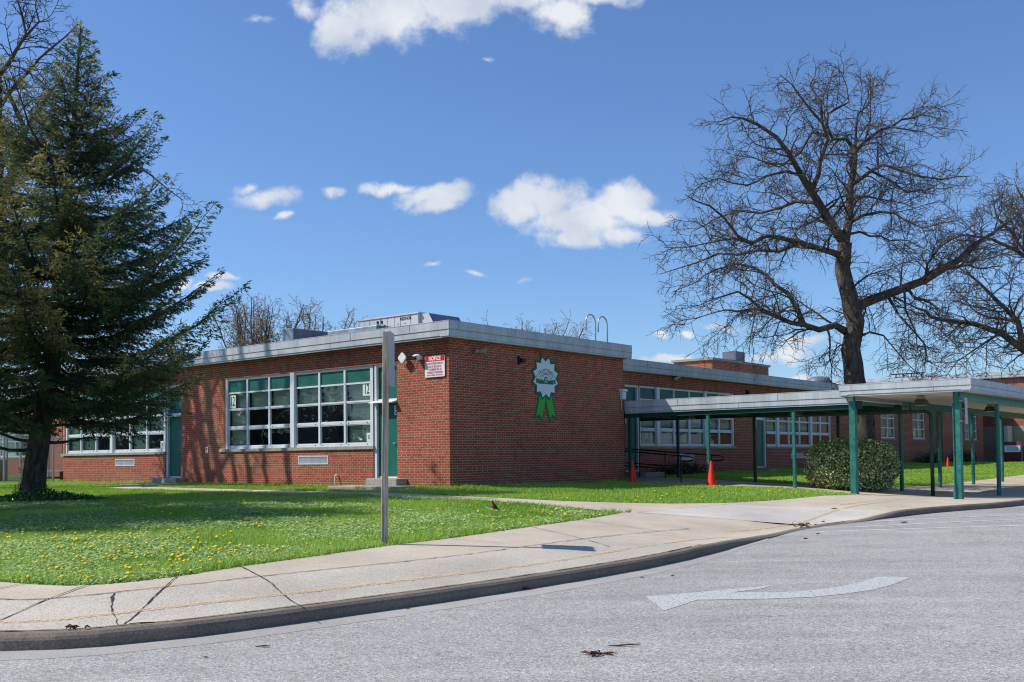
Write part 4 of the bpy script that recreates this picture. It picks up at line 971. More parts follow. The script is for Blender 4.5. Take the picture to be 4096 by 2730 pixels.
# ------------------------------------------------------------ bare trees
def grow_tree(name,label,base,limbs,seed,side=.38,l1=(1.2,2.6),matT='bark',matC='twig',twig=.008,cat='bare tree',droop=.25,dens=1.0,l2s=.24,l3s=.13,group=None,l2L=.75,l3L=.26):
    """limbs: list of (points world, r0, r1). Sides, shoots and twigs grow from them."""
    R=random.Random(seed); t=thing(name,label,cat,base,0,group); bx,by,bz=base
    tr=MB(); cr=MB()
    loc=lambda p:(p[0]-bx,p[1]-by,p[2]-bz)
    def wig(pts,amp,k=3):
        out=[Vector(pts[0])]
        for a,b in zip(pts,pts[1:]):
            a=Vector(a);b=Vector(b)
            n_=max(1,int((b-a).length/.45))
            for i in range(1,n_+1):
                p=a.lerp(b,i/n_); out.append(p+Vector((R.gauss(0,amp),R.gauss(0,amp),R.gauss(0,amp))) if i<n_ else p)
        return out
    def shoot(p,d,L,r0,r1,nseg,curl,dr):
        pts=[p.copy()]; d=d.normalized()
        for i in range(nseg):
            d=(d+Vector((R.gauss(0,curl),R.gauss(0,curl),R.gauss(0,curl)-dr))).normalized()
            p=p+d*(L/nseg); pts.append(p.copy())
        return pts,[r0+(r1-r0)*i/nseg for i in range(nseg+1)]
    def perp(d):
        v=Vector((R.gauss(0,1),R.gauss(0,1),R.gauss(0,.8))); v=v-d*v.dot(d); return v.normalized() if v.length>1e-6 else Vector((0,0,1))
    def sample(pts,step,f0=0.0):
        tot=sum((b-a).length for a,b in zip(pts,pts[1:])); s=f0*tot+R.random()*step; acc=0; out=[]
        for a,b in zip(pts,pts[1:]):
            L=(b-a).length
            while s<acc+L and L>0: out.append((a.lerp(b,(s-acc)/L),(b-a).normalized(),s/tot)); s+=step*R.uniform(.6,1.4)
            acc+=L
        return out
    def twigs(pts,step,L):
        for p,d,f in sample(pts,step,.1):
            q,rr=shoot(p,d*.75+perp(d),L*R.uniform(.5,1.2),twig*.9,twig*.3,2,.22,0); cr.tube([loc(x) for x in q],rr,3,cap=False)
    def second(pts,r,step,L):
        for p,d,f in sample(pts,step,.12):
            l=L*R.uniform(.55,1.15)*(1.15-.6*f)
            q,rr=shoot(p,d*.7+perp(d),l,min(r*.6,.014)+.002,twig*.7,4,.20,droop*.15*R.random()); cr.tube([loc(x) for x in q],rr,3,cap=False); twigs(q,l3s,l3L)
    for pts,r0,r1 in limbs:
        w=wig(pts,.025+.02*(r0<.12)); nn=len(w); rr=[r0+(r1-r0)*(i/(nn-1))**.8 for i in range(nn)]
        tr.tube([loc(p) for p in w],rr,9 if r0>.1 else 6)
        f0=.55 if r0>.2 else .08
        for p,d,f in sample(w,side/dens,f0):
            r=max(.012,min(.045,(r0+(r1-r0)*f)*.4)); l=R.uniform(*l1)*(1.15-.8*f)*(1 if r0<.2 else .8)
            q,rq=shoot(p,d*.6+perp(d)*Vector((1,1,.75))+Vector((0,0,.05)),l,r,.009,6,.19,droop*.2*R.uniform(-.3,1)); cr.tube([loc(x) for x in q],rq,4,cap=False)
            second(q,r,l2s,l2L)
    tr.build('trunk',M[matT],t,smooth=True,fix=False); cr.build('crown',M[matC],t,fix=False); return t
# big honey locust at the right: limb lines in metres relative to the trunk foot (sideways, depth, height)
def TP(cx,cy,dy=0.0,Y=36.0):       # sketch coordinates (hundredths) of the crown study -> metres at the tree's own depth
    u=1493.7+.5312*cx; v=86.2+.5312*cy
    import_d=RAY(u,v); k=(Y+dy)/import_d[1]; return (import_d[0]*k,Y+dy,1.5+import_d[2]*k)
PT,RL=math.radians(1.929),math.radians(-.627)
cp,sp=math.cos(PT),math.sin(PT); cr_,sr_=math.cos(RL),math.sin(RL)
Rv=Vector((1,0,0)); Fv=Vector((0,cp,sp)); Uv=Vector((0,-sp,cp)); RR=Rv*cr_+Uv*sr_; UU=-Rv*sr_+Uv*cr_
def RAY(u,v): return Fv+RR*((u-1176.5)/2349)+UU*((784+188-v)/2349)
def limb(pts,r0,r1,dz0=0,dz1=0,Y=36.0):
    n_=len(pts); return ([TP(a,b,dz0+(dz1-dz0)*i/(n_-1),Y) for i,(a,b) in enumerate(pts)],r0,r1)
base=(12.4,36.0,g1(12.4,36.0))
TL_=[ ([(12.42,36,base[2]-.1),(12.38,36,1.6),(12.3,36,3.2),TP(885,1480),TP(868,1350),TP(890,1230),TP(862,1120),TP(832,1000),TP(843,890)],.46,.25),
 limb([(843,890),(800,830),(760,770),(720,700),(680,640),(650,590)],.19,.11,0,-.6), limb([(650,590),(600,500),(545,430),(470,380),(400,350),(350,345),(290,370)],.10,.018,-.6,-2),
 limb([(843,890),(862,780),(866,650),(885,520),(878,480)],.17,.10,0,.6), limb([(878,480),(850,440),(790,440),(765,380),(770,330),(860,280),(850,210),(825,150),(800,125)],.08,.012,.6,1),
 limb([(700,660),(735,540),(770,440),(745,370),(700,320),(660,270),(610,200),(560,160)],.10,.012,-.4,-1.4),
 limb([(745,370),(740,280),(690,210),(715,165),(716,125)],.055,.010,-.4,0), limb([(770,430),(700,410),(650,500),(560,560),(450,520),(330,500)],.06,.012,0,1.5),
 limb([(870,640),(920,605),(960,575),(1010,550),(1080,575),(1160,600),(1260,615),(1390,600)],.085,.014,.3,-1.5),limb([(960,580),(1040,620),(1110,670),(1200,660),(1280,620)],.05,.01,.3,1.6),limb([(935,560),(990,600),(980,520),(1060,490),(1110,510)],.04,.01,0,1),
 limb([(885,500),(930,450),(1000,400),(1090,355),(1180,330),(1230,300),(1290,325)],.08,.012,.5,2),limb([(1030,385),(1120,400),(1190,410),(1250,440)],.04,.01,1,0),limb([(885,490),(890,400),(900,330),(960,260),(960,170)],.06,.012,.6,2),
 limb([(822,945),(790,930),(720,910),(640,890),(560,865),(500,860),(440,892),(380,860),(320,780),(260,730),(150,680)],.13,.014,0,-2.5),
 limb([(640,890),(560,925),(470,920),(380,940),(300,935),(200,975),(120,1000),(40,1025)],.08,.012,-.7,1.0),limb([(440,890),(360,870),(250,890),(150,910),(60,910)],.05,.010,-1.5,-2.5),
 limb([(770,770),(710,715),(630,710),(570,735),(480,760),(380,750),(290,780),(180,840)],.09,.014,0,2.6),limb([(660,600),(590,580),(500,600),(420,640),(300,610),(200,640)],.06,.012,-.5,-3),
 limb([(850,1275),(800,1245),(730,1265),(670,1245),(610,1235),(540,1205),(480,1175),(430,1130),(380,1100),(280,1130),(210,1160)],.14,.014,0,-2.2),
 limb([(665,1245),(640,1180),(600,1110),(540,1070),(505,1030),(450,995),(380,980),(300,1000),(200,1060),(100,1100)],.10,.013,-.5,1.4),limb([(540,1205),(490,1190),(455,1170),(450,1220),(435,1290),(428,1370)],.05,.012,-1,-1.4),
 limb([(480,1175),(380,1185),(280,1190),(200,1215),(130,1225)],.045,.010,-2,-3.5),limb([(610,1235),(560,1230),(540,1290),(500,1300)],.03,.01,-1,-2),
 limb([(880,1215),(905,1160),(960,1135),(1030,1110),(1110,1080),(1190,1050),(1270,1000),(1340,960),(1400,900)],.20,.11,0,1.0),limb([(1400,900),(1480,850),(1560,790),(1640,720)],.10,.02,1,2),
 limb([(1280,1000),(1380,985),(1450,1000),(1540,980)],.07,.012,.8,3),limb([(1110,1080),(1150,1130),(1240,1170),(1300,1210)],.06,.012,.5,-2),
 limb([(1035,1130),(1075,1200),(1130,1260),(1190,1330),(1200,1400),(1260,1430)],.06,.010,0,-2.2),limb([(1100,1090),(1105,1180),(1150,1280),(1160,1370)],.045,.01,0,1.6),
 limb([(868,800),(920,770),(1000,755),(1060,760),(1100,790),(1180,825),(1260,805),(1340,790)],.07,.012,0,-2.4),limb([(868,850),(950,860),(1040,880),(1120,880),(1200,920)],.05,.01,0,2.5),
 limb([(895,1300),(950,1275),(1010,1290),(1060,1350),(1120,1420),(1190,1475)],.05,.010,0,-2),limb([(870,1350),(810,1320),(790,1400),(780,1470)],.03,.008,0,1.5),limb([(862,1100),(900,1060),(940,1030),(1000,1010),(1060,1000)],.05,.01,0,-2),
 limb([(870,790),(830,700),(800,600),(820,520)],.05,.01,0,-2.4),limb([(760,760),(700,800),(640,830),(560,830)],.05,.01,0,-2.6),limb([(1190,1050),(1200,980),(1260,900),(1330,860),(1420,800)],.06,.01,.5,-1.5),limb([(866,700),(950,690),(1050,710),(1140,700)],.05,.01,.5,3)]
grow_tree('bare_tree','tall leafless tree with wide flat crown rising behind the canopy',base,TL_,3,side=.27,droop=.3,l2s=.19,l3s=.12,twig=.0085,l1=(1.2,2.5),l2L=.85,l3L=.32)
def T2P(u,v,Y): d=RAY(u,v); k=Y/d[1]; return (d[0]*k,Y,1.5+d[2]*k)
# second bare tree, trunk just outside the right edge
Yb=40.0
L2=[([(22.3,40,g1(22.3,40)-.1),(22.1,40,3.2),(21.6,40,5.0)],.42,.34),
 ([(21.6,40,5.0),T2P(2353,805,Yb),T2P(2300,765,Yb),T2P(2240,745,Yb),T2P(2160,735,Yb),T2P(2090,700,Yb-1)],.2,.03),
 ([T2P(2353,805,Yb),T2P(2340,740,Yb),T2P(2300,700,Yb),T2P(2250,650,Yb),T2P(2180,600,Yb+1)],.14,.02),([(21.6,40,5.0),(21.8,40,8),(21,40,10.3),(20.3,40.5,12)],.24,.03),
 ([T2P(2400,640,Yb),T2P(2340,560,Yb),T2P(2290,500,Yb),T2P(2280,440,Yb)],.1,.015),([T2P(2390,600,Yb),T2P(2300,560,Yb),T2P(2220,540,Yb),T2P(2150,560,Yb-1)],.09,.012),
 ([T2P(2300,765,Yb),T2P(2260,790,Yb),T2P(2200,830,Yb-1),T2P(2170,870,Yb-1)],.06,.012),([T2P(2380,500,Yb),T2P(2340,440,Yb),T2P(2330,410,Yb)],.06,.012),([T2P(2340,740,Yb),T2P(2270,730,Yb+1),T2P(2200,690,Yb+1)],.07,.012),([(21.8,40,8),(24,41,10),(26,42,12)],.12,.02)]
grow_tree('bare_tree','dense leafless tree entering from the right picture edge',(22.3,40,g1(22.3,40)),L2,5,side=.22,l1=(1.4,3.0),droop=.35,l2s=.20,l3s=.13,twig=.010,l2L=.95,l3L=.34)
# bare tree at the far left, behind the spruce; its limbs shade the brick wall
Yc=36.0
L3=[([(-19.6,35.4,g1(-19.6,35.4)-.1),(-19.3,35.4,4),(-18.4,35.5,7.5),(-17.9,35.6,10.2)],.40,.26),
 ([(-17.9,35.6,10.2),T2P(60,300,Yc),T2P(20,215,Yc),T2P(90,135,Yc),T2P(150,85,Yc),T2P(180,55,Yc)],.17,.02),([(-17.9,35.6,10.2),T2P(0,170,Yc),T2P(60,80,Yc),T2P(40,0,Yc),(-16,36,18.6)],.15,.02),
 ([T2P(0,170,Yc),T2P(50,95,Yc),T2P(90,50,Yc),T2P(70,-40,Yc)],.08,.012),([T2P(60,300,Yc),T2P(110,220,Yc),T2P(160,160,Yc-1)],.08,.012),([(-18.4,35.5,7.5),(-16.6,35,9.3),T2P(250,330,Yc-1),T2P(330,390,Yc-1),T2P(420,460,Yc-1)],.12,.015),
 ([(-18.9,35.5,5.8),(-16.8,35,7.5),T2P(340,500,Yc-1),T2P(400,560,Yc-1)],.10,.015),([(-17.9,35.6,10.2),(-19.5,36,12.5),(-21,36,15)],.15,.02),([(-18.4,35.5,7.5),(-20.6,35,9.5),(-22.5,35,11)],.13,.02),([T2P(40,330,Yc),T2P(0,300,Yc),(-20,36,15)],.08,.012),
 ([(-18.6,35.5,6.8),(-18.2,34.2,9.0),(-17.4,33.0,11.5),(-16.6,32.2,13.6)],.13,.03),([(-18.3,35.5,8),(-17.2,34.2,10.4),(-15.8,33.4,12.2)],.11,.03)]
L4=[([(*LW(-7.2,18.6),.6),(*LW(-7.2,18.6),8.6),(*LW(-7.2,18.6),9.6)],.36,.2)]  # unseen extra tree, added to cast limb streaks on the brick wall
for yb,yt,r_ in ((11.3,12.4,.10),(10.7,11.8,.13),(10.1,11.1,.12),(9.3,10.1,.07),(8.5,9.1,.08),(7.6,8.2,.07),(6.5,6.9,.09),(12.6,13.9,.08)):
    def SP(y0_,z0_,s_=11.0): return (*LW(-.65*s_,y0_+.76*s_),z0_+1.09*s_)
    q0=LW(-7.2,18.6); b0_=SP(yb,.5); L4.append(([(q0[0],q0[1],8.6),tuple((np.array((q0[0],q0[1],9.6))*.4+np.array(b0_)*.6)),b0_,SP((yb+yt)/2+.1,2.4),SP(yt,4.8),SP(yt+.3,6.4)],r_*1.7,r_*1.1))
grow_tree('bare_tree','unseen leafless tree added beyond the left edge, its limbs laid to shade the brick wall',(*LW(-7.2,18.6),.6),L4,31,side=1.5,l1=(1.0,2.0),l2s=.5,l3s=.4,twig=.01)
grow_tree('bare_tree','dark leafless tree reaching in from the top left corner',(-19.6,35.4,g1(-19.6,35.4)),L3,9,side=.30,l1=(1.0,2.2),droop=.1,l2s=.22,l3s=.14,twig=.011)
# small budding trees far behind the roofs
def bgtree(x,y,h,w,seed,label,mat='budtwig',cat='tree'):
    R=random.Random(seed); b0=.8; L=[([(x,y,b0),(x+.1,y,h*.3),(x,y,h*.42)],.2*h/9,.14*h/9)]
    for i in range(15):
        a=2*PI*i*.382+R.uniform(-.3,.3); s=R.uniform(.2,1.15); z0=h*R.uniform(.3,.46)
        L.append(([(x,y,z0),(x+math.cos(a)*w*.35*s,y+math.sin(a)*w*.35*s,z0+(h-z0)*.45),(x+math.cos(a)*w*.62*s,y+math.sin(a)*w*.6*s,z0+(h-z0)*.93)],.09*h/9,.02))
    return grow_tree('budding_tree',label,(x,y,b0),L,seed,side=.26,l1=(1.1,2.2),matC=mat,twig=.014,cat=cat,droop=-.3,l2s=.24,l3s=.18)
bgtree(-15.2,60,11.0,6.0,21,'small pale budding tree behind the roof, left of the others')
bgtree(-12.4,61,10.6,5.6,22,'pale budding tree behind the roof duct, right of the first')
bgtree(-10.2,64,9.1,3.0,23,'tiny budding treetop just left of the silver roof duct')
bgtree(1.3,70,10.9,6.0,24,'tan budding treetop peeking over the roof left of the ladder')

# ------------------------------------------------------------ the spruce
def spruce():
    bx,by=-11.78,25.0; bz=g1(bx,by)
    t=thing('spruce_tree','tall leaning dark green spruce with golden tips at the left','conifer',(bx,by,bz))
    R=random.Random(4)
    def axis(z):     # trunk centre at absolute height z
        if z<4: return Vector((bx+.52*(z-bz)/3.4*1.0,by,z))
        return Vector((bx+.53+(z-4)*.083,by,z))
    tr=MB(); zs=[bz-.1,bz+.12,bz+.5,1.6,2.6,4,6,8,10,11.3,12.3]; rr=[.44,.34,.28,.26,.235,.2,.155,.11,.06,.035,.012]
    loc=lambda p:(p[0]-bx,p[1]-by,p[2]-bz)
    tr.tube([loc(axis(z)+Vector((.03*math.sin(z*2),.03*math.cos(z*2.3),0))) for z in zs],rr,12)
    br=MB(); P=[];D=[];S=[];C=[]
    prof=[(2.3,2.6),(3.2,3.9),(4.1,4.65),(5.3,4.45),(6.8,3.25),(7.7,2.75),(9.2,1.95),(10.6,.95),(11.6,.42),(12.25,.10)]
    def rad(z):
        for (a,ra),(b,rb) in zip(prof,prof[1:]):
            if a<=z<=b: return ra+(rb-ra)*(z-a)/(b-a)
        return .1
    z=2.7; az=0
    while z<12.2:
        n_=2 if z<9 else 2
        for _ in range(n_):
            az+=2.4+R.uniform(-.3,.3); Rl=rad(min(12.2,z+.25))*R.uniform(.66,1.10)*(1+.15*max(0,-math.sin(az)))
            up=R.uniform(.08,.34) if z>4 else R.uniform(-.02,.20)
            if z>8: up=R.uniform(.35,.7)
            o=axis(z); d=Vector((math.cos(az),math.sin(az),0)); k=max(4,int(Rl/.3)); pts=[]
            for i in range(k+1):
                f=i/k; zz=o.z+Rl*(up*f-.20*math.sin(f*PI)*.6) + .10*Rl*f*f
                pts.append(Vector((o.x+d.x*Rl*f,o.y+d.y*Rl*f,zz))+Vector((R.gauss(0,.03),R.gauss(0,.03),0)))
            br.tube([loc(p) for p in pts],[.05*min(1,Rl/3)*(1-f/k)+.006 for f in range(k+1)],5,cap=False)
            side=Vector((-d.y,d.x,0)); L=Rl; s=.10*L if L>1.2 else .05
            while s<L:
                f=s/L; i=min(k-1,int(f*k)); p=pts[i].lerp(pts[i+1],f*k-i); dd=(pts[i+1]-pts[i]).normalized()
                for sg in (1,-1):
                    bl=max(.13,min(1.0,(L-s)*.55+.10))*R.uniform(.6,1.15)
                    if f<.22 and z<9: bl*=.5
                    bd=(dd*.75+side*sg*.8+Vector((0,0,R.uniform(-.2,.15)))).normalized()
                    q=p.copy(); st=.085; m=int(bl/st)+1
                    if bl>.35: br.tube([loc(q),loc(q+bd*bl*.8+Vector((0,0,-.05*bl)))],[.010,.004],3,cap=False)
                    for j in range(m):
                        g=j/m; q=q+bd*st+Vector((0,0,-.012-.02*g)); 
                        for _k in range(6):
                            dirn=(bd*R.uniform(.3,1)+Vector((R.gauss(0,.5),R.gauss(0,.5),R.gauss(-.42,.32)))).normalized()
                            P.append(q+Vector((R.gauss(0,.025),R.gauss(0,.025),R.gauss(0,.02)))); D.append(dirn); S.append(R.uniform(.06,.135)*(1.1 if z<9 else .85)); C.append((f,g,o.z,az))
                s+=.13
            # leader tuft
            for j in range(10):
                P.append(pts[-1]+Vector((R.gauss(0,.04),R.gauss(0,.04),R.gauss(0,.04)))); D.append((d+Vector((R.gauss(0,.4),R.gauss(0,.4),R.gauss(.3,.4)))).normalized()); S.append(.14); C.append((1,1,o.z,az))
        z+=.135 if z<9 else .11
    for (z0_,a_,L_,u_) in ((2.35,.15,1.6,.10),(2.0,.05,1.5,.04),(2.0,3.0,2.4,.22),(1.75,3.3,2.6,.18),(2.5,2.7,2.2,.15),(2.2,-2.4,1.8,.1)):
        o=axis(z0_); q=[o+Vector((math.cos(a_)*L_*f,math.sin(a_)*L_*f,L_*u_*f*f*2+R.gauss(0,.02))) for f in (0,.25,.5,.75,1)]
        br.tube([loc(x) for x in q],[.05,.04,.03,.02,.008],6,cap=False)
        for f in range(2,5):
            for k_ in (1,-1): e=q[f-1]+Vector((math.cos(a_+k_*.7)*.5,math.sin(a_+k_*.7)*.5,R.uniform(-.1,.2))); br.tube([loc(q[f-1]),loc(e)],[.014,.004],4,cap=False)
    tip=axis(12.25)
    for j in range(60): 
        hh=R.random(); P.append(axis(11.3+hh*1.15)); D.append(Vector((R.gauss(0,.5),R.gauss(0,.5),1)).normalized()); S.append(.13); C.append((1,1,12,0))
    tr.build('trunk',M['bark2'],t,smooth=True,fix=False); br.build('branch',M['bark2'],t,fix=False)
    P=np.array([p[:] for p in P]); D=np.array([d[:] for d in D]); S=np.array(S); C=np.array(C); n_=len(P)
    rnd=rng.normal(size=(n_,3)); Wd=np.cross(D,rnd); Wd/=np.linalg.norm(Wd,axis=1)[:,None]+1e-9
    w=(S*rng.uniform(.085,.16,n_))[:,None]
    A=P; B=P+D*S[:,None]*.55+Wd*w; Cc=P+D*S[:,None]*1.05; E=P+D*S[:,None]*.5-Wd*w
    V=np.stack([A,B,Cc,E],1).reshape(-1,3)-np.array([bx,by,bz]); F=np.arange(n_*4).reshape(n_,4)
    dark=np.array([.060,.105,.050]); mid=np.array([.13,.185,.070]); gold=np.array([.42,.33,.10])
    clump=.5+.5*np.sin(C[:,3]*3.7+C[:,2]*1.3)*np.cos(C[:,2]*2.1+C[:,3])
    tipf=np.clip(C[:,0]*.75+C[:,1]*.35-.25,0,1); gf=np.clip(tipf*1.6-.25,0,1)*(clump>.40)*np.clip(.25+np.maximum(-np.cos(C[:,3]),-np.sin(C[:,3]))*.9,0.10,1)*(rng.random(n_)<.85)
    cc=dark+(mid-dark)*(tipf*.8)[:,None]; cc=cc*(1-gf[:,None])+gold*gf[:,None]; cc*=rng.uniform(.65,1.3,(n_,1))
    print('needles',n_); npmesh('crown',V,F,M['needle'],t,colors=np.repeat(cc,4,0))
    # ivy climbing the foot
    n2=900; a=rng.uniform(0,2*PI,n2); h=rng.random(n2)**1.6*1.7; keep=(np.cos(a-2.9)>-.2)|(h<.4); a=a[keep];h=h[keep];n2=len(a)
    r=.31+.14*np.exp(-h*4)+rng.uniform(0,.05,n2)-h*.03; ax=.155*h
    Pp=np.stack([r*np.cos(a)+ax,r*np.sin(a),h],1); leafmesh('ivy',Pp,.045,M['ivy'],t,(.03,.075,.02),(.22,.24,.16),.15)
def leafmesh(name,P,size,mat,parent,c0,c1,frac,flat=.0,up=None):
    n_=len(P); D=rng.normal(size=(n_,3)); D/=np.linalg.norm(D,axis=1)[:,None]
    if up is not None: D=D+np.array(up); D/=np.linalg.norm(D,axis=1)[:,None]
    W=np.cross(D,rng.normal(size=(n_,3))); W/=np.linalg.norm(W,axis=1)[:,None]
    s=(size*rng.uniform(.6,1.3,n_))[:,None]
    V=np.stack([P,P+D*s*.5+W*s*.36,P+D*s,P+D*s*.5-W*s*.36],1).reshape(-1,3)
    f=(rng.random(n_)<frac)[:,None]; c=np.where(f,np.array(c1),np.array(c0))*rng.uniform(.6,1.35,(n_,1))
    return npmesh(name,V,np.arange(n_*4).reshape(n_,4),mat,parent,colors=np.repeat(c,4,0))
spruce()
sp1=[o for o in col.objects if o.name.startswith('spruce_tree')][0]
sp2=copy_tree(sp1); sp2.location=(-14.2,17.8,g1(-14.2,17.8)-.05); sp2.rotation_euler=(0,0,2.2); sp2.scale=(1.0,1.0,1.16)
tag(sp2,'second spruce mostly beyond the left edge, shading the front lawn','conifer')
# low weeds round the spruce foot
n2=5000; a=rng.uniform(0,2*PI,n2); r=rng.random(n2)**.6; wx=-11.3+r*np.cos(a)*1.5; wy=24.5+r*np.sin(a)*.9; wz=G(wx,wy)+rng.random(n2)*.30*(1.1-r)
o=leafmesh('ground_weeds',np.stack([wx,wy,wz],1),.06,M['leaf'],None,(.035,.12,.02),(.07,.20,.04),.3,up=(0,0,.5)); tag(o,'low leafy weeds around the spruce foot','weeds',kind='stuff')

def belt(name,x0,x1,y0,y1,h,n_,label):  # unseen leaf masses, added to block the bright horizon in pane reflections
    x=rng.uniform(x0,x1,n_); y=rng.uniform(y0,y1,n_); top=h*(.6+.4*np.sin(y*.23+x*.05)*np.sin(y*.11+2)); z=.3+rng.random(n_)**1.2*top
    o=leafmesh(name,np.stack([x,y,z],1),1.0,M['leaf'],None,(.05,.045,.035),(.07,.08,.045),.4); return tag(o,label,'woodland',kind='stuff')
belt('reflection_woodland',-82,-68,-30,66,12,14000,'unseen distant wood added beyond the left picture edge for the pane reflections'); belt('reflection_woodland',76,88,-30,60,11,12000,'unseen distant wood added across the road at the right for the pane reflections')

# ------------------------------------------------------------ round clipped bush
def bush():
    bx,by=10.42,31.4; bz=g1(bx,by)-.05
    t=thing('clipped_bush','rounded clipped evergreen bush with pale leaf edges beside canopy post','bush',(bx,by,bz))
    m=MB(); R=random.Random(2)
    for i in range(26):
        a=R.uniform(0,2*PI); r=R.uniform(.2,.9); m.tube([(R.gauss(0,.1),R.gauss(0,.1),0),(math.cos(a)*r*.5,math.sin(a)*r*.5,.5),(math.cos(a)*r,math.sin(a)*r,1.2)],[.02,.014,.006],4,cap=False)
    m.build('stem',M['bark2'],t,fix=False)
    n_=34000; d=rng.normal(size=(n_,3)); d/=np.linalg.norm(d,axis=1)[:,None]
    # superellipsoid with bumps
    a,b,c=1.27,1.0,.79; p=3.0
    k=(np.abs(d[:,0])**p+np.abs(d[:,1])**p+np.abs(d[:,2])**p)**(-1/p)
    bump=1+.035*np.sin(d[:,0]*9+1)*np.cos(d[:,2]*8)+.04*np.sin(d[:,1]*11+d[:,0]*5)+.03*rng.normal(size=n_)
    sh=1-rng.random(n_)**2*.20
    P=d*k[:,None]*bump[:,None]*sh[:,None]*np.array([a,b,c])+np.array([0,0,.80]); P=P[P[:,2]>.02]
    leafmesh('foliage',P,.062,M['leaf'],t,(.17,.25,.065),(.78,.82,.50),.38)
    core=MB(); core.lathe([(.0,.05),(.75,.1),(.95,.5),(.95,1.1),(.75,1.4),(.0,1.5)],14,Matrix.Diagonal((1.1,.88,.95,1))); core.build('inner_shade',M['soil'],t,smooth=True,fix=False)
bush()
# scattered low shrubs along the shaded wing wall
for i,(lx,ly,w,h,l) in enumerate(((43.5,1.2,1.5,.5,'dark low shrub under the first small far window'),(49.5,.9,2.0,.6,'dark low shrub against the far brick corner'),(14.5,1.4,1.7,.35,'weedy plants at the wing wall behind the ramp rails'))):
    x,y=LW(lx,ly); t=thing('low_shrub',l,'shrub',(x,y,g1(x,y)),ANG)
    n_=2500; P=rng.normal(size=(n_,3))*np.array([w*.45,.22,h*.35])+np.array([0,0,h*.4]); P=P[P[:,2]>0]; leafmesh('foliage',P,.09,M['leaf'],t,(.02,.05,.015),(.04,.09,.02),.3)

# ------------------------------------------------------------ grass
PAVE_A=np.array(PAVE)
def lawn_filter(x,y,margin=.0):
    k=~inpoly(x,y,PAVE_A)&~inpoly(x,y,np.array(ROAD))
    near=(y<60); k&=~(near&(distpoly(x,y,KD[::3])<.45)) if len(x)<5 else ~(distpoly(x,y,KD[::6])<.6)
    for P_ in BLD: k&=~inpoly(x,y,np.array(P_))
    return k
def vnoise(x,y,s,seed):
    r=np.random.default_rng(seed); g=r.random((64,64)); u=x/s; v=y/s; i=np.floor(u).astype(int); j=np.floor(v).astype(int); fu=u-i; fv=v-j; fu=fu*fu*(3-2*fu); fv=fv*fv*(3-2*fv)
    a=g[i%64,j%64];b=g[(i+1)%64,j%64];c=g[i%64,(j+1)%64];d=g[(i+1)%64,(j+1)%64]
    return (a*(1-fu)+b*fu)*(1-fv)+(c*(1-fu)+d*fu)*fv
N0=1450000; e_=.7
u=rng.random(N0); y0,y1=9.7,66.; yy=(y0**e_+u*(y1**e_-y0**e_))**(1/e_)       # more blades per metre close by
xx=rng.uniform(-.62,.60,N0)*yy
k=lawn_filter(xx,yy); xx=xx[k]; yy=yy[k]
clover=vnoise(xx,yy,1.3,1)*.6+vnoise(xx,yy,.45,2)*.4; far=np.clip((yy-10)/18,0,1)
lxl=(xx-C0[0])*dB[0]+(yy-C0[1])*dB[1]; lyl=(xx-C0[0])*dA[0]+(yy-C0[1])*dA[1]
front=(lxl<-3)
pclover=np.where(front,clover+.10*np.clip((-xx-0)/6,-1,1),0)*(yy<24)
isc=(pclover+.16*(rng.random(len(xx))-.5)>.56)&(rng.random(len(xx))<.72)
lush=vnoise(xx,yy,.8,5)
gx,gy=xx[~isc],yy[~isc]; gl=lush[~isc]; n_=len(gx); gz=G(gx,gy)-.012
nearwall=((np.abs(lxl[~isc])<.5)&(lyl[~isc]>-1))|((np.abs(lyl[~isc])<.35)&(lxl[~isc]<9)); 
edge=1+.9*(distpoly(gx,gy,EDGE_L2[::3])<.35)*rng.random(n_); h=rng.uniform(.03,.078,n_)*edge*(.65+.8*gl)*(1+.9*nearwall*rng.random(n_)); w=.0042*(.6+gy/14)*rng.uniform(.7,1.4,n_); a=rng.uniform(0,2*PI,n_); la=rng.uniform(0,2*PI,n_); ln=h*rng.uniform(.1,.9,n_)
dx=np.cos(a)*w;dy=np.sin(a)*w
V=np.stack([np.stack([gx-dx,gy-dy,gz],1),np.stack([gx+dx,gy+dy,gz],1),np.stack([gx+np.cos(la)*ln,gy+np.sin(la)*ln,gz+h],1)],1).reshape(-1,3)
c0=np.array([.25,.44,.055]);c1=np.array([.52,.70,.15]);cd=np.array([.34,.34,.15])
t_=np.clip(vnoise(gx,gy,2.2,6)*.6+rng.random(n_)*.5-.05,0,1)[:,None]; cc=c0*(1-t_)+c1*t_; cc=np.where((rng.random(n_)<.010)[:,None],cd,cc)
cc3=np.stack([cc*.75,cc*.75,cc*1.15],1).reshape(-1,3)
lg=npmesh('lawn_grass',V,np.arange(n_*3).reshape(n_,3),M['grass'],colors=cc3); tag(lg,'green spring lawn grass around the school','grass',kind='stuff')
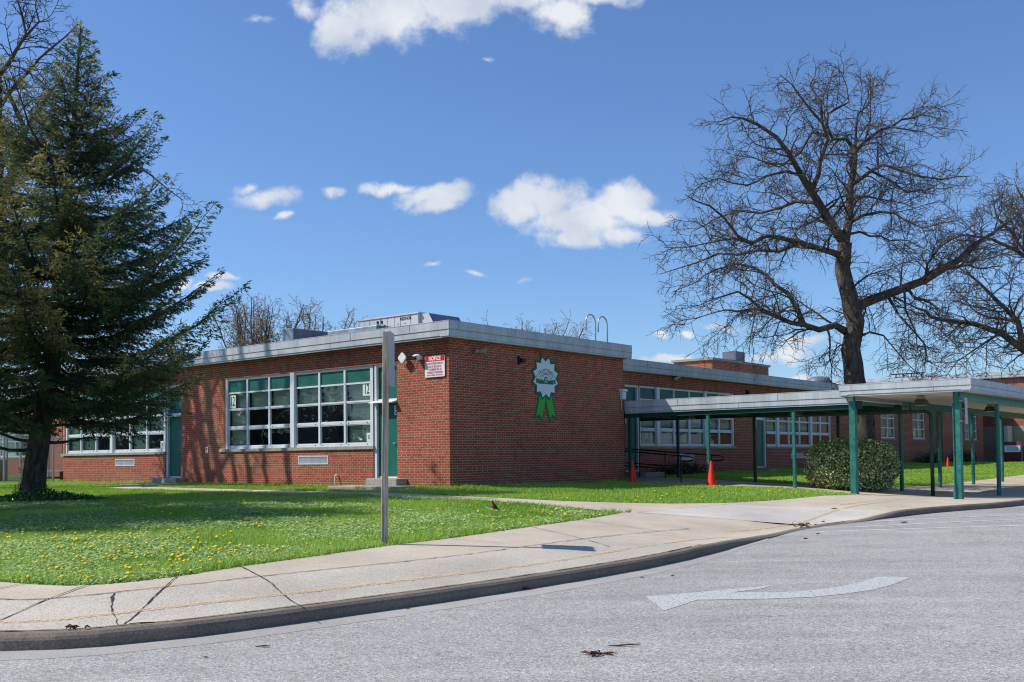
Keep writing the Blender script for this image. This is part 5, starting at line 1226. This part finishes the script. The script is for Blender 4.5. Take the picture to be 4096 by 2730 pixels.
# chickweed and clover patches: small pale leaves close to the ground
qx,qy=xx[isc],yy[isc]; n_=len(qx); qz=G(qx,qy)+rng.uniform(.0,.06,n_)
s=(.008+.0007*qy)*rng.uniform(.7,1.4,n_); a=rng.uniform(0,2*PI,n_); til=rng.uniform(-.5,.5,n_)
c_,s_=np.cos(a)*s,np.sin(a)*s
V=np.stack([np.stack([qx-c_,qy-s_,qz-til*s],1),np.stack([qx+s_*.8,qy-c_*.8,qz],1),np.stack([qx+c_,qy+s_,qz+til*s],1),np.stack([qx-s_*.8,qy+c_*.8,qz],1)],1).reshape(-1,3)
cc=np.array([.48,.62,.24])*rng.uniform(.6,1.4,(n_,1)); pal=(rng.random(n_)<.06)[:,None]; cc=np.where(pal,np.array([.27,.43,.18]),cc)
cv=npmesh('lawn_clover',V,np.arange(n_*4).reshape(n_,4),M['grass'],colors=np.repeat(cc,4,0)); tag(cv,'pale green chickweed and clover patches in the lawn','ground cover',kind='stuff')
# tiny purple dead-nettle dots would be uncountable: part of the clover colour

# dandelions: one mesh, many plants
dm=MB(); dm.lathe([(.004,.0),(.004,.055)],5,None,1); dm.lathe([(.006,.052),(.020,.058),(.024,.066),(.018,.076),(.0,.080)],9,None,0)
dproto=dm.build('dandelion',[M['dandelion'],M['stem']],None,smooth=False)
tag(dproto,'yellow dandelion flower standing in the lawn','dandelion','dandelions dotted over the lawn')
spots=[]
R=random.Random(17)
def scatter(n_,fx,tries=4000):
    c=0
    while c<n_ and tries>0:
        tries-=1; x,y=fx(); a_=np.array([x]);b_=np.array([y])
        if lawn_filter(a_,b_)[0]: spots.append((x,y)); c+=1
scatter(120,lambda:(lambda y:(R.uniform(-.50,-.27)*y,y))(R.uniform(10.4,15.5)))
scatter(34,lambda:(lambda y:(R.gauss(-.30,.05)*y,y))(R.uniform(11.2,14)))
scatter(34,lambda:(lambda y:(R.uniform(-.38,.02)*y,y))(R.uniform(12.2,20)))
scatter(30,lambda:(R.gauss(0,.5)+.9,R.gauss(0,.6)+19.0))
scatter(46,lambda:LW(R.uniform(-1.8,8),R.uniform(-7.6,-4.2)))
scatter(30,lambda:LW(R.uniform(-1.6,-.2),R.uniform(-1,14)))
scatter(14,lambda:LW(R.uniform(-8,-3.2),R.uniform(-6,4)))
scatter(8,lambda:LW(R.uniform(6,8),R.uniform(-7.7,-6.5)))
zz=G(np.array([p[0] for p in spots]),np.array([p[1] for p in spots]))
for i,((x,y),z) in enumerate(zip(spots,zz)):
    o=dproto if i==0 else dproto.copy()
    if i: col.objects.link(o)
    s=R.uniform(.7,1.2); o.location=(x,y,float(z)-.005); o.rotation_euler=(R.uniform(-.25,.25),R.uniform(-.25,.25),R.uniform(0,6)); o.scale=(s,s,s)

# ------------------------------------------------------------ robin on the lawn
rx,ry=-.36,19.5; rz=g1(rx,ry)
RS=.72
rbn=thing('robin','small robin with orange breast standing upright in the grass','bird',(rx,ry,rz+.03),math.radians(215)); rbn.scale=(.62,.8,.85)
bm=bmesh.new()
def ell(bm,c,r,rot=0,seg=12):
    Mx=Matrix.Translation(Vector(c))@Matrix.Rotation(rot,4,'Y')@Matrix.Diagonal((r[0],r[1],r[2],1)); bmesh.ops.create_uvsphere(bm,u_segments=seg,v_segments=8,radius=1,matrix=Mx)
body=MB(); body.tube([(-.20,0,.035),(-.13,0,.055),(-.09,0,.075),(-.045,0,.10),(0,0,.13),(.035,0,.165),(.05,0,.20),(.062,0,.222),(.085,0,.225)],[.012,.016,.030,.047,.053,.046,.034,.032,.014],12); body.build('body',M['robin_back'],rbn,smooth=True)
br_=MB(); br_.tube([(-.03,0,.075),(.005,0,.10),(.035,0,.13),(.055,0,.165),(.06,0,.19)],[.02,.043,.044,.036,.018],12); br_.build('breast',M['robin_breast'],rbn,smooth=True)
MB().tube([(.092,0,.224),(.115,0,.218)],[.008,.001],6).build('beak',M['beak'],rbn)
for s in (1,-1):
    MB().tube([(.01,s*.02,.09),(.0,s*.022,.045),(.01,s*.022,.0)],[.006,.004,.004],5).build('leg',M['beak'],rbn)
    MB().lathe([(.0,-.004),(.005,0),(.0,.004)],8,Matrix.Translation((.075,s*.026,.228))).build('eye',M['darklens'],rbn)
    MB().tube([(.0,s*.045,.14),(-.05,s*.045,.105),(-.12,s*.02,.06)],[.012,.022,.004],6).build('wing',M['robin_back'],rbn,smooth=True)
# ------------------------------------------------------------ bark pieces and dry leaves on the paving
def crumb(pts,rr,label,mat='debris',name='bark_piece',cat='debris'):
    x,y=pts[0][0],pts[0][1]; onroad=inpoly(np.array([x]),np.array([y]),np.array(ROAD))[0]; z=float(roadz(x,y)) if onroad else g1(x,y)+.012
    R=random.Random(int(x*1000)); P=[]
    for i,(a,b) in enumerate(pts): P.append((a-x,b-y,rr*.7+R.uniform(0,.01)))
    m=MB(); r=[rr*(.35 if i in (0,len(pts)-1) else R.uniform(.7,1.2)) for i in range(len(pts))]; m.tube(P,r,6)
    o=m.build(name,M[mat],None); o.location=(x,y,z+.002); o.scale=(1,1,.7); return tag(o,label,cat)
crumb([(.74,8.09),(.83,8.115),(.9,8.12),(1.0,8.15)],.014,'straight strip of brown bark on the asphalt, farther one of the pair')
def crumple(x,y,w,label,mat='debris',name='dry_leaf_clump'):
    R=random.Random(int(abs(x)*977)); onroad=inpoly(np.array([x]),np.array([y]),np.array(ROAD))[0]; z=float(roadz(x,y)) if onroad else g1(x,y)+.012
    m=MB()
    for i in range(16):
        a=R.uniform(0,2*PI); r=abs(R.gauss(0,w*.4)); p=Vector((math.cos(a)*r*1.4,math.sin(a)*r*.7,R.uniform(.005,w*.3))); d=Vector((R.gauss(0,1),R.gauss(0,1),R.gauss(0,.5))).normalized()*w*R.uniform(.2,.45)
        m.tube([p-d,p+Vector((0,0,.008)),p+d],[.003,w*R.uniform(.05,.12),.002],4,cap=False)
    o=m.build(name,M[mat],None); o.location=(x,y,z); return tag(o,label,'debris')
crumple(.60,7.74,.10,'curled dark brown bark clump on asphalt, nearer one of the pair'); crumb([(.62,7.76),(.70,7.80),(.78,7.83)],.012,'short tail of curled bark beside the near bark clump')
crumple(-3.58,8.37,.08,'dry brown leaf clump in the gutter at the far left')
crumple(.12,11.55,.10,'dry leaf clump against the kerb in the middle of the picture')
crumple(5.55,19.55,.22,'tan pile of dry leaves where the kerb drops to the road',mat='debris2')
crumb([(-2.07,8.22),(-2.0,8.24),(-1.96,8.25)],.014,'small brown stub of wood on the asphalt below the wooden post')
crumb([(-3.2,8.55),(-3.1,8.58),(-3.02,8.63)],.010,'thin twig lying against the kerb foot at the left')
for i,(x,y,s,l) in enumerate(((-1.07,10.18,.012,'tiny wood chip by the kerb foot below the wooden post'),(-2.37,7.83,.010,'tiny brown chip near the bottom edge, left of centre'),(1.55,12.6,.014,'small round dark chip in the road above the arrow tip'),(1.95,12.75,.012,'second small dark chip right of the round one'),
      (4.3,8.2,.012,'small dark chip low at the right on the asphalt'),(4.95,17.5,.02,'small brown chip beside the end of the kerb'),(5.4,18.3,.02,'small brown chip on the flush kerb end'),(7.6,20.1,.035,'tan wood piece lying on the first white parking line'),
      (6.9,22.2,.03,'tan wood chip on the pale concrete slab'),(6.1,20.3,.02,'brown chip at the edge of the pale slab'))):
    crumb([(x,y),(x+s*2,y+s*.4),(x+s*4,y+s*.3)],s,l,mat='debris2' if i>5 else 'debris')

# ------------------------------------------------------------ sun, sky and clouds
SD=Vector((-math.cos(math.radians(47.5)),-.02,math.sin(math.radians(47.5)))).normalized()
sl=bpy.data.lights.new('sun','SUN'); sl.energy=5.0; sl.angle=math.radians(.53); sl.color=(1,.94,.84)
so=link(bpy.data.objects.new('sun',sl)); so.rotation_euler=(-SD).to_track_quat('-Z','Y').to_euler(); so.location=(0,0,30)
w=bpy.data.worlds.new('World'); sc.world=w; w.use_nodes=True; nt_=w.node_tree; nt_.nodes.clear()
def wn(t,**k):
    nd=nt_.nodes.new('ShaderNode'+t); ins=k.pop('i',{})
    for a,b in k.items(): setattr(nd,a,b)
    for a,b in ins.items():
        if isinstance(b,bpy.types.NodeSocket): nt_.links.new(b,nd.inputs[a])
        else: nd.inputs[a].default_value=b
    return nd
sky=wn('TexSky',sky_type='NISHITA'); sky.sun_disc=False; sky.sun_elevation=math.radians(47.5); sky.sun_rotation=math.atan2(SD.x,SD.y); sky.air_density=1.0; sky.dust_density=.5; sky.ozone_density=1.6; sky.altitude=50
tc=wn('TexCoord').outputs['Generated']; sx_=wn('SeparateXYZ',i={0:tc})
def wm(op,a,b=0.0): return wn('Math',operation=op,i={0:a,1:b}).outputs[0]
ysafe=wm('MAXIMUM',wm('ABSOLUTE',sx_.outputs[1]),.02)
px_=wm('DIVIDE',sx_.outputs[0],ysafe); pz_=wm('DIVIDE',sx_.outputs[2],ysafe)
pv=wn('CombineXYZ',i={0:px_,1:pz_,2:0.0}).outputs[0]
n1=wn('TexNoise',i={'Vector':pv,'Scale':9.0,'Detail':6.0,'Roughness':.6}); n3=wn('TexNoise',i={'Vector':pv,'Scale':30.0,'Detail':7.0,'Roughness':.62})
off=wn('VectorMath',operation='SUBTRACT',i={0:n1.outputs['Color'],1:(.5,.5,.5)}).outputs[0]
offs=wn('VectorMath',operation='SCALE',i={0:off,'Scale':.055}).outputs[0]
pw=wn('VectorMath',operation='ADD',i={0:pv,1:offs}).outputs[0]
CL=[(800,55,80,85,1),(900,20,170,92,1),(1050,10,160,80,1),(1180,-5,160,60,1),(1290,40,78,66,1),(1380,-12,120,40,1),(705,8,45,34,.6),
 (1185,480,80,48,1),(1260,455,115,62,1),(1330,500,160,70,1),(1440,462,90,62,1),(1505,490,68,26,.9),(1305,545,95,32,.9),(1425,535,75,30,.85),
 (1000,452,95,34,1),(1000,478,60,28,.9),(905,428,75,17,.8),(762,438,38,17,.7),(610,450,78,24,.62),(570,420,30,16,.55),(645,497,20,9,.6),
 (525,648,52,12,.9),(495,670,62,12,1),(430,660,30,16,.9),(1090,622,28,9,.6),(1125,138,16,8,.5),(600,45,40,14,.42),(1512,782,20,12,.95),(1575,775,24,12,.95),(1655,748,62,11,.7),
 (1545,832,75,13,.95),(1645,830,62,17,1),(1800,818,80,20,.75),(1830,862,48,15,.95),(1850,790,90,14,.6),(1210,640,22,6,.35),(990,605,22,7,.35)]
cur=None
for (u_,v_,ru_,rv_,st) in CL:
    d=RAY(u_,v_); c=(d.x/d.y,d.z/d.y,0)
    q=wn('VectorMath',operation='SUBTRACT',i={0:pw,1:c}).outputs[0]
    q=wn('VectorMath',operation='MULTIPLY',i={0:q,1:(2349/ru_,2349/rv_,0)}).outputs[0]
    l=wn('VectorMath',operation='LENGTH',i={0:q}).outputs['Value']
    e=wm('MULTIPLY',wm('SUBTRACT',1.0,l),st)
    e=wm('MULTIPLY',e,1.0)
    cur=e if cur is None else wn('Math',operation='SMOOTH_MAX',i={0:cur,1:e,2:.12}).outputs[0]
n4=wn('TexNoise',i={'Vector':pv,'Scale':75.0,'Detail':5.0,'Roughness':.6})
dens=wm('ADD',wm('ADD',cur,wm('MULTIPLY',wm('SUBTRACT',n3.outputs[0],.5),1.3)),wm('MULTIPLY',wm('SUBTRACT',n4.outputs[0],.5),.35))
front_=wm('GREATER_THAN',sx_.outputs[1],.02)
mr=wn('MapRange',interpolation_type='SMOOTHSTEP',i={0:dens,1:-.06,2:.62,3:0.0,4:.97})
mask=wm('MULTIPLY',mr.outputs[0],front_)
sh=wn('TexNoise',i={'Vector':pw,'Scale':13.0,'Detail':4.0,'Roughness':.5})
ramp=nt_.nodes.new('ShaderNodeValToRGB'); nt_.links.new(sh.outputs[0],ramp.inputs[0]); ramp.color_ramp.elements[0].position=.36; ramp.color_ramp.elements[0].color=(5.9,6.5,7.7,1); ramp.color_ramp.elements[1].position=.60; ramp.color_ramp.elements[1].color=(8.3,8.6,9.1,1)
hs_=wn('VectorMath',operation='MULTIPLY',i={0:sky.outputs[0],1:(.88,1.15,1.52)})
b1=wn('Background',i={0:hs_.outputs[0],1:.10}); b2=wn('Background',i={0:ramp.outputs[0],1:.10})
mx=wn('MixShader',i={0:mask,1:b1.outputs[0],2:b2.outputs[0]}); out=wn('OutputWorld'); nt_.links.new(mx.outputs[0],out.inputs[0])

# ------------------------------------------------------------ camera
cam=bpy.data.cameras.new('camera'); co=link(bpy.data.objects.new('camera',cam))
cam.sensor_width=36; cam.lens=36*2349/2353; cam.shift_y=188/2353; cam.clip_end=3000; cam.clip_start=.05
Mx=Matrix(((RR.x,UU.x,-Fv.x,0),(RR.y,UU.y,-Fv.y,0),(RR.z,UU.z,-Fv.z,1.5),(0,0,0,1))); co.matrix_world=Mx
sc.camera=co
sc.view_settings.view_transform='Standard'; sc.view_settings.look='None'; sc.view_settings.exposure=0; sc.view_settings.gamma=1
sc.cycles.filter_width=1.15; sc.cycles.max_bounces=6; sc.cycles.transparent_max_bounces=12; sc.cycles.diffuse_bounces=3; sc.cycles.glossy_bounces=3
